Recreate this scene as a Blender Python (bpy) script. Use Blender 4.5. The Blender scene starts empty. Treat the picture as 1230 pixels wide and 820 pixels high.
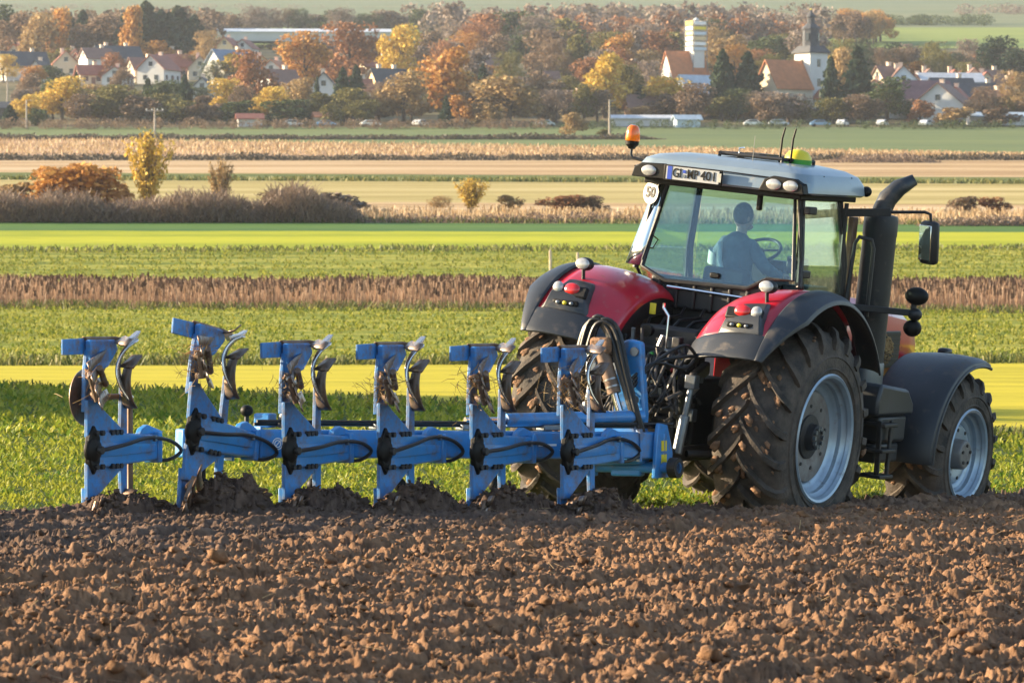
import bpy, bmesh, math, random
import numpy as np
from mathutils import Vector, Matrix
R_ = math.radians
random.seed(7)
rng = np.random.default_rng(7)

# ------------------------------------------------------------------ camera, sky, sun, exposure
sc = bpy.context.scene
COL = sc.collection
FPX, CAMH, YH = 5480.0, 1.8, 363.0           # focal length in photo pixels, eye height, level line of the photo
cam = bpy.data.objects.new('camera', bpy.data.cameras.new('camera'))
COL.objects.link(cam)
sc.camera = cam
cam.location = (0, -40, CAMH)
cam.rotation_euler = (math.pi / 2 - math.atan((410 - YH) / FPX), 0, 0)
cam.data.sensor_width = 36
cam.data.lens = FPX / 1230 * 36
cam.data.clip_start = 1
cam.data.clip_end = 12000
cam.data.dof.use_dof = True
cam.data.dof.focus_distance = 39.5
cam.data.dof.aperture_fstop = 10

SUN_EL, SUN_BACK = 16.5, 13.0                  # sun stands low on the left, a little behind the scene
sd = Vector((-math.cos(R_(SUN_BACK)) * math.cos(R_(SUN_EL)), math.sin(R_(SUN_BACK)) * math.cos(R_(SUN_EL)), math.sin(R_(SUN_EL))))
world = bpy.data.worlds.new('World')
sc.world = world
world.use_nodes = True
wn = world.node_tree
sky = wn.nodes.new('ShaderNodeTexSky')
sky.sky_type = 'NISHITA'
sky.sun_disc = False
sky.sun_elevation = R_(SUN_EL)
sky.sun_rotation = math.atan2(sd.x, sd.y)
sky.air_density = 1.0
sky.dust_density = 1.0
bg = wn.nodes['Background']
bg.inputs['Strength'].default_value = 0.10
wn.links.new(sky.outputs[0], bg.inputs[0])
sun = bpy.data.objects.new('sun', bpy.data.lights.new('sun', 'SUN'))
COL.objects.link(sun)
sun.data.energy = 5.0
sun.data.angle = R_(0.6)
sun.data.color = (1.0, 0.79, 0.52)
sun.rotation_euler = (-sd).to_track_quat('-Z', 'Y').to_euler()
sc.view_settings.view_transform = 'Standard'
sc.view_settings.look = 'None'
sc.view_settings.gamma = 1
sc.view_settings.use_curve_mapping = False
sc.view_settings.exposure = 1.8

# ------------------------------------------------------------------ materials
def nt(name):
    m = bpy.data.materials.new(name)
    m.use_nodes = True
    t = m.node_tree
    b = t.nodes['Principled BSDF']
    return m, t, b

def node(t, kind, **kw):
    n = t.nodes.new(kind)
    for k, v in kw.items():
        setattr(n, k, v)
    return n

def rgb(c):
    return (c[0], c[1], c[2], 1)

def noise(t, scale, detail=4, rough=0.55, stretch=None, coord='Object'):
    tc = node(t, 'ShaderNodeTexCoord')
    n = node(t, 'ShaderNodeTexNoise')
    n.inputs['Scale'].default_value = scale
    n.inputs['Detail'].default_value = detail
    n.inputs['Roughness'].default_value = rough
    if stretch:
        mp = node(t, 'ShaderNodeMapping')
        mp.inputs['Scale'].default_value = stretch
        t.links.new(tc.outputs[coord], mp.inputs[0])
        t.links.new(mp.outputs[0], n.inputs['Vector'])
    else:
        t.links.new(tc.outputs[coord], n.inputs['Vector'])
    return n.outputs['Fac']

def ramp(t, fac, stops):
    r = node(t, 'ShaderNodeValToRGB')
    e = r.color_ramp.elements
    e[0].position, e[0].color = stops[0][0], rgb(stops[0][1])
    e[1].position, e[1].color = stops[-1][0], rgb(stops[-1][1])
    for p, c in stops[1:-1]:
        x = e.new(p)
        x.color = rgb(c)
    t.links.new(fac, r.inputs[0])
    return r.outputs[0]

def mixc(t, fac, a, b):
    m = node(t, 'ShaderNodeMix', data_type='RGBA')
    for sock, v in ((0, fac), (6, a), (7, b)):
        if hasattr(v, 'links'):
            t.links.new(v, m.inputs[sock])
        else:
            m.inputs[sock].default_value = v if sock == 0 else rgb(v)
    return m.outputs[2]

def bump(t, b, fac, strength=0.3, dist=0.02):
    n = node(t, 'ShaderNodeBump')
    n.inputs['Strength'].default_value = strength
    n.inputs['Distance'].default_value = dist
    t.links.new(fac, n.inputs['Height'])
    t.links.new(n.outputs[0], b.inputs['Normal'])

def paint(name, col, rough=0.4, metal=0.0, var=0.12, scale=6, dirt=0.0, dirtcol=(0.16, 0.10, 0.06), dscale=7, bstr=0.0, bscale=60, coat=0.0, spec=0.5):
    m, t, b = nt(name)
    f = noise(t, scale)
    c = ramp(t, f, [(0.3, tuple(x * (1 - var) for x in col)), (0.7, tuple(min(1, x * (1 + var)) for x in col))])
    b.inputs['Roughness'].default_value = rough
    b.inputs['Metallic'].default_value = metal
    b.inputs['Coat Weight'].default_value = coat
    b.inputs['Specular IOR Level'].default_value = spec
    if dirt > 0:
        d = noise(t, dscale, 8, 0.65)
        k = ramp(t, d, [(max(0.02, 0.66 - dirt * 0.45), (0, 0, 0)), (min(0.99, 0.82 - dirt * 0.25), (1, 1, 1))])
        sep = node(t, 'ShaderNodeMath', operation='MULTIPLY')
        t.links.new(k, sep.inputs[0])
        sep.inputs[1].default_value = 0.9
        c = mixc(t, sep.outputs[0], c, dirtcol)
        mr = node(t, 'ShaderNodeMapRange')
        mr.inputs[3].default_value = rough
        mr.inputs[4].default_value = 0.85
        t.links.new(k, mr.inputs[0])
        t.links.new(mr.outputs[0], b.inputs['Roughness'])
    t.links.new(c, b.inputs['Base Color'])
    if bstr:
        bump(t, b, noise(t, bscale, 6), bstr)
    return m

def leafy(name, stops, trans=0.35, rough=0.55, patch=None, pscale=0.3):
    """foliage: colour picked per leaf, some light passes through"""
    m, t, b = nt(name)
    g = node(t, 'ShaderNodeNewGeometry')
    c = ramp(t, g.outputs['Random Per Island'], stops)
    if patch:
        pf = noise(t, pscale, 3)
        c = mixc(t, ramp(t, pf, [(0.42, (0, 0, 0)), (0.6, (1, 1, 1))]), c, patch)
    t.links.new(c, b.inputs['Base Color'])
    b.inputs['Roughness'].default_value = rough
    b.inputs['Specular IOR Level'].default_value = 0.25
    tr = node(t, 'ShaderNodeBsdfTranslucent')
    t.links.new(c, tr.inputs[0])
    mx = node(t, 'ShaderNodeMixShader')
    mx.inputs[0].default_value = trans
    t.links.new(b.outputs[0], mx.inputs[1])
    t.links.new(tr.outputs[0], mx.inputs[2])
    t.links.new(mx.outputs[0], t.nodes['Material Output'].inputs[0])
    return m

def field(name, stops, scale=0.5, stretch=(0.25, 1, 1), fine=3.0, fstretch=(0.4, 1, 1), bstr=0.6, bd=0.15, rough=0.9, detail=6):
    """a far field: broad patches times a finer grain, both drawn out along the field"""
    m, t, b = nt(name)
    f1 = noise(t, scale, detail, 0.6, stretch)
    f2 = noise(t, fine, 8, 0.7, fstretch)
    a = node(t, 'ShaderNodeMath', operation='ADD')
    s1 = node(t, 'ShaderNodeMath', operation='MULTIPLY')
    s1.inputs[1].default_value = 0.5
    t.links.new(f1, s1.inputs[0])
    s2 = node(t, 'ShaderNodeMath', operation='MULTIPLY')
    s2.inputs[1].default_value = 0.5
    t.links.new(f2, s2.inputs[0])
    t.links.new(s1.outputs[0], a.inputs[0])
    t.links.new(s2.outputs[0], a.inputs[1])
    k = node(t, 'ShaderNodeMath', operation='MULTIPLY_ADD')
    k.inputs[1].default_value = 1.9
    k.inputs[2].default_value = -0.45
    t.links.new(a.outputs[0], k.inputs[0])
    c = ramp(t, k.outputs[0], stops)
    t.links.new(c, b.inputs['Base Color'])
    b.inputs['Roughness'].default_value = rough
    b.inputs['Specular IOR Level'].default_value = 0.1
    bump(t, b, f2, bstr, bd)
    return m

M = {}
RED = (0.43, 0.012, 0.028)
M['red'] = paint('red_paint', RED, 0.28, var=0.06, dirt=0.16, dirtcol=(0.30, 0.14, 0.10), dscale=9, coat=0.5)
M['black_plastic'] = paint('black_plastic', (0.012, 0.013, 0.015), 0.5, dirt=0.18, dirtcol=(0.10, 0.08, 0.065), dscale=10, bstr=0.06, bscale=250)
M['fender_plastic'] = paint('grey_black_plastic', (0.023, 0.027, 0.033), 0.42, dirt=0.24, dirtcol=(0.12, 0.095, 0.078), dscale=6, bstr=0.05, bscale=200)
M['dark'] = paint('dark_cast_iron', (0.012, 0.012, 0.013), 0.55, dirt=0.15, dirtcol=(0.10, 0.07, 0.05), bstr=0.2, bscale=60)
M['steel'] = paint('worn_steel', (0.42, 0.40, 0.38), 0.35, 0.9, dirt=0.2)
M['chrome'] = paint('chrome', (0.75, 0.75, 0.76), 0.12, 1.0, var=0.02)
M['galv'] = paint('galvanised', (0.17, 0.19, 0.21), 0.4, 0.7, dirt=0.2)
M['rim'] = paint('silver_rim', (0.30, 0.38, 0.46), 0.35, 0.35, dirt=0.18, dirtcol=(0.20, 0.17, 0.14), dscale=8)
M['rim_dark'] = paint('grey_disc', (0.17, 0.165, 0.16), 0.5, 0.3, dirt=0.45, dirtcol=(0.15, 0.12, 0.10), dscale=9)
M['tyre'] = paint('dusty_rubber', (0.013, 0.0125, 0.012), 0.8, dirt=0.78, dirtcol=(0.105, 0.082, 0.064), dscale=5, bstr=0.5, bscale=35)
M['mud'] = paint('caked_mud', (0.22, 0.12, 0.065), 0.9, var=0.45, scale=14, bstr=0.9, bscale=40)
M['silver'] = paint('silver_roof', (0.21, 0.27, 0.32), 0.32, 0.1, var=0.05, dirt=0.12, dirtcol=(0.33, 0.30, 0.27), coat=0.3)
M['blue'] = paint('plough_blue', (0.030, 0.21, 0.53), 0.36, var=0.12, dirt=0.36, dirtcol=(0.17, 0.13, 0.10), dscale=8, coat=0.2)
M['blue_worn'] = paint('worn_plough_blue', (0.024, 0.20, 0.53), 0.42, var=0.15, dirt=0.55, dirtcol=(0.16, 0.12, 0.09), dscale=11, bstr=0.1, bscale=40)
M['board'] = paint('mouldboard_steel', (0.20, 0.155, 0.125), 0.35, 0.75, var=0.3, scale=12, dirt=0.45, dirtcol=(0.26, 0.14, 0.075), dscale=9)
M['tip'] = paint('polished_tip', (0.62, 0.58, 0.54), 0.25, 0.9, var=0.1, dirt=0.15)
M['hose'] = paint('hose_rubber', (0.007, 0.007, 0.008), 0.45, dirt=0.12)
M['hose_dusty'] = paint('dusty_hose', (0.02, 0.02, 0.021), 0.55, dirt=0.6, dirtcol=(0.12, 0.10, 0.085), dscale=12)
M['cap_red'] = paint('red_cap', (0.5, 0.02, 0.02), 0.4)
M['barrel'] = paint('dusty_cylinder', (0.17, 0.11, 0.075), 0.6, 0.3, var=0.3, dirt=0.4, dirtcol=(0.32, 0.19, 0.11))
M['white'] = paint('white_print', (0.78, 0.79, 0.78), 0.5, var=0.04)
M['sign'] = paint('sign_white', (0.40, 0.41, 0.41), 0.5, var=0.04)
M['black'] = paint('black_print', (0.004, 0.004, 0.004), 0.55, var=0.02, spec=0.25)
M['eu'] = paint('plate_blue', (0.015, 0.06, 0.42), 0.45, var=0.03)
M['yellow'] = paint('yellow_plastic', (0.72, 0.58, 0.03), 0.4, var=0.05)
M['green'] = paint('green_plastic', (0.05, 0.30, 0.04), 0.4, var=0.05)
M['lamp_red'] = paint('red_lens', (0.55, 0.015, 0.015), 0.15, var=0.1, coat=0.8)
M['lamp_clear'] = paint('clear_lens', (0.44, 0.43, 0.41), 0.12, 0.3, var=0.2, scale=40, coat=0.8)
M['cloth'] = paint('work_jacket', (0.075, 0.105, 0.135), 0.85, var=0.3, scale=9, bstr=0.3, bscale=30)
M['band'] = paint('pale_reflective_band', (0.62, 0.62, 0.60), 0.5)
M['skin'] = paint('skin', (0.50, 0.30, 0.22), 0.55, var=0.06)
M['hair'] = paint('short_hair', (0.14, 0.11, 0.09), 0.8, var=0.3, scale=60, bstr=0.6, bscale=120)
M['seat'] = paint('seat_fabric', (0.03, 0.035, 0.045), 0.8, bstr=0.2)
M['straw'] = leafy('straw', [(0, (0.28, 0.17, 0.08)), (0.5, (0.42, 0.29, 0.13)), (1, (0.20, 0.12, 0.06))], 0.2)
M['weed'] = leafy('torn_leaves', [(0, (0.12, 0.22, 0.03)), (1, (0.34, 0.40, 0.06))], 0.4)

def glass(name, tint, refl, rough=0.02):
    m, t, b = nt(name)
    tr = node(t, 'ShaderNodeBsdfTransparent')
    tr.inputs[0].default_value = rgb(tint)
    gl = node(t, 'ShaderNodeBsdfGlossy')
    gl.inputs[0].default_value = (0.9, 0.95, 1, 1)
    gl.inputs['Roughness'].default_value = rough
    mx = node(t, 'ShaderNodeMixShader')
    lw = node(t, 'ShaderNodeLayerWeight')
    lw.inputs[0].default_value = 0.25
    mr = node(t, 'ShaderNodeMapRange')
    mr.inputs[3].default_value = refl
    mr.inputs[4].default_value = min(1, refl + 0.6)
    t.links.new(lw.outputs['Fresnel'], mr.inputs[0])
    t.links.new(mr.outputs[0], mx.inputs[0])
    t.links.new(tr.outputs[0], mx.inputs[1])
    t.links.new(gl.outputs[0], mx.inputs[2])
    t.links.new(mx.outputs[0], t.nodes['Material Output'].inputs[0])
    return m
M['glass'] = glass('tinted_glass', (0.72, 0.88, 0.92), 0.05)
M['glass_side'] = glass('side_glass', (0.86, 0.96, 0.95), 0.05)
M['glass_pale'] = glass('pale_curved_glass', (0.60, 0.70, 0.76), 0.50, 0.12)
m, t, b = nt('orange_lens')
b.inputs['Base Color'].default_value = (0.95, 0.22, 0.01, 1)
b.inputs['Roughness'].default_value = 0.15
b.inputs['Transmission Weight'].default_value = 0.35
b.inputs['Subsurface Weight'].default_value = 0.3
b.inputs['Coat Weight'].default_value = 0.5
M['orange'] = m
m, t, b = nt('mirror_glass')
b.inputs['Base Color'].default_value = (0.8, 0.82, 0.84, 1)
b.inputs['Metallic'].default_value = 1
b.inputs['Roughness'].default_value = 0.03
M['mirror'] = m

# ------------------------------------------------------------------ mesh helpers
class G:
    def __init__(s):
        s.v, s.f = [], []
    def add(s, v, f):
        o = len(s.v)
        s.v += [tuple(map(float, p)) for p in v]
        s.f += [tuple(i + o for i in q) for q in f]
        return s
    def box(s, c, size, rot=None):
        hx, hy, hz = (a / 2 for a in size)
        vs = [Vector((x * hx, y * hy, z * hz)) for x in (-1, 1) for y in (-1, 1) for z in (-1, 1)]
        if rot is not None:
            vs = [rot @ q for q in vs]
        return s.add([q + Vector(c) for q in vs], [(0, 1, 3, 2), (4, 6, 7, 5), (0, 4, 5, 1), (2, 3, 7, 6), (0, 2, 6, 4), (1, 5, 7, 3)])
    def bar(s, p, q, w, h, up=(0, 0, 1)):
        """a rectangular bar from p to q"""
        p, q = Vector(p), Vector(q)
        d = q - p
        y = d.normalized()
        x = y.cross(Vector(up))
        if x.length < 1e-4:
            x = y.cross(Vector((1, 0, 0)))
        x.normalize()
        z = x.cross(y)
        return s.box((p + q) / 2, (w, d.length, h), Matrix((x, y, z)).transposed())
    def prism(s, poly, axis, a, b):
        def P(u, w, k):
            return {'x': (k, u, w), 'y': (u, k, w), 'z': (u, w, k)}[axis]
        n = len(poly)
        vs = [P(u, w, a) for u, w in poly] + [P(u, w, b) for u, w in poly]
        fs = [tuple(range(n - 1, -1, -1)), tuple(range(n, 2 * n))] + [(i, (i + 1) % n, n + (i + 1) % n, n + i) for i in range(n)]
        return s.add(vs, fs)
    def tube(s, pts, r, n=8, cap=True):
        pts = [Vector(p) for p in pts]
        rs = r if isinstance(r, (list, tuple)) else [r] * len(pts)
        vs, fs, prev = [], [], None
        for i, p in enumerate(pts):
            d = (pts[min(i + 1, len(pts) - 1)] - pts[max(i - 1, 0)]).normalized()
            if prev is None:
                a = Vector((0, 0, 1)) if abs(d.z) < 0.9 else Vector((1, 0, 0))
                x = d.cross(a).normalized()
            else:
                x = (prev - d * prev.dot(d)).normalized()
            prev = x
            y = d.cross(x)
            for k in range(n):
                t = 2 * math.pi * k / n
                vs.append(p + (x * math.cos(t) + y * math.sin(t)) * rs[i])
        for i in range(len(pts) - 1):
            for k in range(n):
                fs.append((i * n + k, i * n + (k + 1) % n, (i + 1) * n + (k + 1) % n, (i + 1) * n + k))
        if cap:
            fs.append(tuple(range(n - 1, -1, -1)))
            fs.append(tuple(range((len(pts) - 1) * n, len(pts) * n)))
        return s.add(vs, fs)
    def lathe(s, prof, n=32, c=(0, 0, 0), axis='x', close=False):
        """prof: (along axis, radius)"""
        vs, fs = [], []
        for (u, r) in prof:
            for k in range(n):
                t = 2 * math.pi * k / n
                ct, st = r * math.cos(t), r * math.sin(t)
                p = {'x': (u, ct, st), 'y': (ct, u, st), 'z': (ct, st, u)}[axis]
                vs.append((p[0] + c[0], p[1] + c[1], p[2] + c[2]))
        m = len(prof)
        for i in range(m - 1 + (1 if close else 0)):
            j = (i + 1) % m
            for k in range(n):
                fs.append((i * n + k, i * n + (k + 1) % n, j * n + (k + 1) % n, j * n + k))
        if not close:
            if prof[0][1] > 1e-4: fs.append(tuple(range(n - 1, -1, -1)))
            if prof[-1][1] > 1e-4: fs.append(tuple(range((m - 1) * n, m * n)))
        return s.add(vs, fs)
    def ell(s, c, r, n=12, m=8, rot=None):
        vs, fs = [], []
        for i in range(m + 1):
            a = math.pi * i / m
            for k in range(n):
                t = 2 * math.pi * k / n
                q = Vector((r[0] * math.sin(a) * math.cos(t), r[1] * math.sin(a) * math.sin(t), r[2] * math.cos(a)))
                if rot is not None: q = rot @ q
                vs.append(q + Vector(c))
        for i in range(m):
            for k in range(n):
                fs.append((i * n + k, (i + 1) * n + k, (i + 1) * n + (k + 1) % n, i * n + (k + 1) % n))
        return s.add(vs, fs)
    def grid(s, rows):
        nr, ncol = len(rows), len(rows[0])
        vs = [p for r in rows for p in r]
        fs = [(i * ncol + j, i * ncol + j + 1, (i + 1) * ncol + j + 1, (i + 1) * ncol + j) for i in range(nr - 1) for j in range(ncol - 1)]
        return s.add(vs, fs)
    def obj(s, name, m, parent=None, bev=0, solid=0, flip=False, sharp=35, sub=0):
        me = bpy.data.meshes.new(name)
        me.from_pydata(s.v, [], s.f)
        bm = bmesh.new()
        bm.from_mesh(me)
        bmesh.ops.remove_doubles(bm, verts=bm.verts, dist=1e-5)
        bmesh.ops.recalc_face_normals(bm, faces=bm.faces)
        bm.to_mesh(me)
        bm.free()
        o = link(name, me, m, parent)
        if solid:
            md = o.modifiers.new('thick', 'SOLIDIFY')
            md.thickness = solid
            md.offset = 0
        if sub:
            md = o.modifiers.new('smooth', 'SUBSURF')
            md.levels = md.render_levels = sub
        if bev:
            md = o.modifiers.new('edge', 'BEVEL')
            md.width = bev
            md.segments = 2
            md.limit_method = 'ANGLE'
            md.angle_limit = R_(35)
        if sharp > 2:
            me.shade_smooth()
            me.set_sharp_from_angle(angle=R_(sharp))
        return o

def link(name, me, m, parent=None):
    o = bpy.data.objects.new(name, me)
    COL.objects.link(o)
    if m is not None and len(me.materials) == 0:
        me.materials.append(M[m] if isinstance(m, str) else m)
    if parent is not None:
        o.parent = parent
    return o

def tag(o, label=None, cat=None, group=None, kind=None):
    if label: o['label'] = label
    if cat: o['category'] = cat
    if group: o['group'] = group
    if kind: o['kind'] = kind
    return o

def thing(name, label, cat, loc=(0, 0, 0), rot=(0, 0, 0), group=None):
    o = bpy.data.objects.new(name, None)
    COL.objects.link(o)
    o.empty_display_size = 0.2
    o.location, o.rotation_euler = loc, rot
    return tag(o, label, cat, group)

def np_mesh(name, V, F, m, parent=None, smooth=False):
    """V (n,3), F (k,c) all faces with the same number of corners"""
    me = bpy.data.meshes.new(name)
    V = np.asarray(V, np.float32)
    F = np.asarray(F, np.int32)
    k, c = F.shape
    me.vertices.add(len(V))
    me.vertices.foreach_set('co', V.ravel())
    me.loops.add(k * c)
    me.loops.foreach_set('vertex_index', F.ravel())
    me.polygons.add(k)
    me.polygons.foreach_set('loop_start', np.arange(0, k * c, c, dtype=np.int32))
    me.polygons.foreach_set('loop_total', np.full(k, c, np.int32))
    me.update(calc_edges=True)
    if smooth:
        me.shade_smooth()
    return link(name, me, m, parent)

def instances(V, F, pos, rots, scl):
    """numpy join of many copies: V (n,3), pos (k,3), rots (k,3,3), scl (k,3)"""
    n, k = len(V), len(pos)
    W = np.einsum('kij,knj->kni', rots, V[None] * scl[:, None, :]) + pos[:, None, :]
    FF = (F[None] + (np.arange(k) * n)[:, None, None]).reshape(-1, F.shape[1])
    return W.reshape(-1, 3), FF

def rot_rand(k, tilt=math.pi):
    a, b_, c = rng.uniform(0, 2 * math.pi, k), rng.uniform(-tilt, tilt, k), rng.uniform(0, 2 * math.pi, k)
    def Z(a):
        o = np.zeros((len(a), 3, 3)); o[:, 0, 0] = np.cos(a); o[:, 0, 1] = -np.sin(a); o[:, 1, 0] = np.sin(a); o[:, 1, 1] = np.cos(a); o[:, 2, 2] = 1
        return o
    def X(a):
        o = np.zeros((len(a), 3, 3)); o[:, 1, 1] = np.cos(a); o[:, 1, 2] = -np.sin(a); o[:, 2, 1] = np.sin(a); o[:, 2, 2] = np.cos(a); o[:, 0, 0] = 1
        return o
    return Z(a) @ X(b_) @ Z(c)

def ico(sub=0, jitter=0.0, seed=0):
    bm = bmesh.new()
    bmesh.ops.create_icosphere(bm, subdivisions=sub + 1, radius=1)
    V = np.array([v.co[:] for v in bm.verts])
    F = np.array([[v.index for v in f.verts] for f in bm.faces])
    bm.free()
    r = np.random.default_rng(seed)
    V = V * (1 + r.uniform(-jitter, jitter, (len(V), 1)))
    return V, F

def text(body, size, m, parent, name, loc, rot, depth=0.002, width=None, bold=0.0):
    cu = bpy.data.curves.new(name, 'FONT')
    cu.body, cu.size, cu.extrude = body, size, depth
    cu.align_x = cu.align_y = 'CENTER'
    cu.resolution_u = 3
    cu.offset = bold
    ob = bpy.data.objects.new(name, cu)
    COL.objects.link(ob)
    dg = bpy.context.evaluated_depsgraph_get()
    me = bpy.data.meshes.new_from_object(ob.evaluated_get(dg))
    bpy.data.objects.remove(ob)
    me.name = name
    me.materials.clear()
    o = link(name, me, m, parent)
    o.location, o.rotation_euler = loc, rot
    if width:
        xs = [v.co.x for v in me.vertices]
        o.scale = (width / (max(xs) - min(xs)), 1, 1)
    return o

# value noise and clod domes for the soil
def hash2(ix, iy, s):
    h = (ix.astype(np.int64) * 374761393 + iy.astype(np.int64) * 668265263 + s * 1442695041) & 0x7fffffff
    h = ((h ^ (h >> 13)) * 1274126177) & 0x7fffffff
    h = ((h ^ (h >> 16)) * 1103515245 + 12345) & 0x7fffffff
    return h / float(0x7fffffff)
def vnoise(x, y, s=0):
    ix, iy = np.floor(x), np.floor(y)
    fx, fy = x - ix, y - iy
    fx, fy = fx * fx * (3 - 2 * fx), fy * fy * (3 - 2 * fy)
    a, b_ = hash2(ix, iy, s), hash2(ix + 1, iy, s)
    c, d = hash2(ix, iy + 1, s), hash2(ix + 1, iy + 1, s)
    return (a * (1 - fx) + b_ * fx) * (1 - fy) + (c * (1 - fx) + d * fx) * fy
def fbm(x, y, o=4, s=0):
    r, a, f = 0, 0.5, 1
    for i in range(o):
        r = r + a * vnoise(x * f, y * f, s + i * 17)
        a, f = a / 2, f * 2.03
    return r
def domes(x, y, cell, s, keep=0.7):
    X, Y = x / cell, y / cell
    ix, iy = np.floor(X), np.floor(Y)
    out = np.zeros_like(X)
    for dx in (-1, 0, 1):
        for dy in (-1, 0, 1):
            jx, jy = ix + dx, iy + dy
            cx, cy = jx + hash2(jx, jy, s), jy + hash2(jx, jy, s + 1)
            amp = hash2(jx, jy, s + 2)
            rad = 0.45 + 0.5 * hash2(jx, jy, s + 3)
            an = math.pi * hash2(jx, jy, s + 5)
            ex, ey = X - cx, Y - cy
            u, w = ex * np.cos(an) + ey * np.sin(an), -ex * np.sin(an) + ey * np.cos(an)
            d2 = (u * u + w * w * 1.9) / (rad * rad)
            out = np.maximum(out, np.where(hash2(jx, jy, s + 4) < keep, (0.35 + 0.65 * amp) * np.sqrt(np.clip(1 - d2, 0, 1)), 0))
    return out
HAZE = 0.000065
# ------------------------------------------------------------------ the lie of the land
HD = R_(-29)                                   # heading of tractor and furrows
hx, hy = math.sin(-HD), math.cos(HD)           # forward
rx, ry = math.cos(HD), math.sin(HD)            # to the right
_kn = [(15, -.13), (130, -.10), (160, .10), (232, 1.50), (262, 1.94), (300, 3.33), (340, 5.6), (400, 8.9), (420, 10.0), (600, 18.6), (900, 34.8), (950, 37.9),
       (1050, 46.4), (1150, 55.0), (1250, 62.9), (1350, 72.5), (1600, 94.6), (1900, 119.0), (2600, 173.0), (3300, 232.0), (4200, 262.0), (6000, 270.0)]
_kd, _kz = np.array([k[0] for k in _kn], float), np.array([k[1] for k in _kn], float)
def zt(d, x=0.0):
    d = np.asarray(d, float)
    z = np.zeros_like(d)
    for k in (-2, -1, 0, 1, 2):
        z = z + np.interp(d * (1 + 0.012 * k), _kd, _kz) / 5
    return z - 0.025 * (np.asarray(x, float) - 0.5) * np.exp(-(d / 90.0) ** 2)
_dd = np.geomspace(25, 5000, 4000)
_pp = YH - FPX * (zt(_dd) - CAMH) / _dd
def d_of(py):
    """distance at which the ground shows at photo row py"""
    return float(np.interp(-py, -_pp, _dd))
def x_of(px, d):
    return (px - 615) / FPX * d
def z_of(py, d):
    return CAMH + (YH - py) / FPX * d
def on_ground(px, d):
    x = x_of(px, d)
    return (x, d - 40, float(zt(d, x)))

def strip(name, m, near, far, nd=14, nx=140, t0=-2.2, t1=2.2, lift=0.0, label=None):
    """field between two lines given as (distance at left edge, distance at right edge)"""
    T = np.linspace(t0, t1, nx)
    rows = []
    dn, df = near[0] + (near[1] - near[0]) * (T + 1) / 2, far[0] + (far[1] - far[0]) * (T + 1) / 2
    wob = 1 + 0.006 * (fbm(T * 14, T * 0 + 3.3, 3, 5) - 0.45)
    for k in range(nd + 1):
        d = (dn + (df - dn) * k / nd) * wob
        x = T * 0.1122 * d
        rows.append(np.stack([x, d - 40, zt(d, x) + lift], 1))
    V = np.concatenate(rows)
    F = np.array([(i * nx + j, i * nx + j + 1, (i + 1) * nx + j + 1, (i + 1) * nx + j) for i in range(nd) for j in range(nx - 1)])
    return tag(np_mesh(name, V, F, m, smooth=True), kind='structure')

g_base = field('valley_ground', [(0.3, (0.10, 0.10, 0.04)), (0.7, (0.20, 0.17, 0.09))], 0.02)
# one sheet to the horizon, under the fields
dd = np.concatenate([np.linspace(-400, 0, 12), np.linspace(3, 300, 60), np.geomspace(310, 6000, 90)])
TT = np.linspace(-1, 1, 81)
V = np.concatenate([np.stack([TT * (300 + abs(d) * 0.9), np.full(81, d - 40), zt(max(d, 15), 0 * TT) - 0.45 - abs(d) * 0.0006], 1) for d in dd])
F = np.array([(i * 81 + j, i * 81 + j + 1, (i + 1) * 81 + j + 1, (i + 1) * 81 + j) for i in range(len(dd) - 1) for j in range(80)])
tag(np_mesh('ground', V, F, g_base, smooth=True), kind='structure')

D1 = (d_of(478), d_of(523))
D2 = (d_of(440), d_of(434))
D3 = (d_of(371), d_of(376))
D4 = (D3[0] + 30, D3[1] + 33)
D5 = (d_of(303), d_of(300))
D6 = (d_of(277), d_of(279))
D7 = (d_of(266), d_of(270))
D8 = (d_of(216), d_of(221))
D9 = (d_of(207), d_of(213))
D10 = (d_of(188), d_of(190))
D11 = (d_of(166), d_of(187))
D12 = (d_of(153), d_of(153))
M['crop_soil'] = field('soil_under_crop', [(0.3, (0.05, 0.075, 0.02)), (0.7, (0.09, 0.12, 0.03))], 2.0)
M['mown'] = field('mown_yellow_green', [(0.30, (0.30, 0.27, 0.018)), (0.5, (0.42, 0.36, 0.025)), (0.7, (0.53, 0.44, 0.035))], 0.35, (0.05, 1, 1), 5.0, (0.25, 1, 1), 0.25, 0.05)
M['rough'] = field('rough_grass_green', [(0.33, (0.10, 0.15, 0.020)), (0.5, (0.23, 0.25, 0.035)), (0.66, (0.40, 0.37, 0.075))], 0.35, (0.10, 1, 1), 2.2, (0.5, 1, 1), 0.9, 0.3)
M['reed_soil'] = field('dead_reed_floor', [(0.3, (0.16, 0.10, 0.06)), (0.7, (0.34, 0.25, 0.17))], 0.6)
M['bright'] = field('winter_corn_green', [(0.3, (0.20, 0.25, 0.012)), (0.5, (0.31, 0.33, 0.015)), (0.7, (0.42, 0.41, 0.022))], 0.12, (0.06, 1, 1), 1.6, (0.2, 1, 1), 0.2, 0.08)
M['deep'] = field('painted_shade_green', [(0.3, (0.035, 0.10, 0.025)), (0.7, (0.09, 0.17, 0.035))], 0.2, (0.06, 1, 1), 1.5, (0.2, 1, 1), 0.3, 0.1)  # darker green paints a tree shadow band into the ground colour
M['pale'] = field('pale_dry_meadow', [(0.34, (0.26, 0.16, 0.075)), (0.5, (0.42, 0.29, 0.15)), (0.66, (0.58, 0.44, 0.28))], 0.06, (0.06, 1, 1), 0.6, (0.05, 1, 1), 0.7, 0.4)
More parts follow.
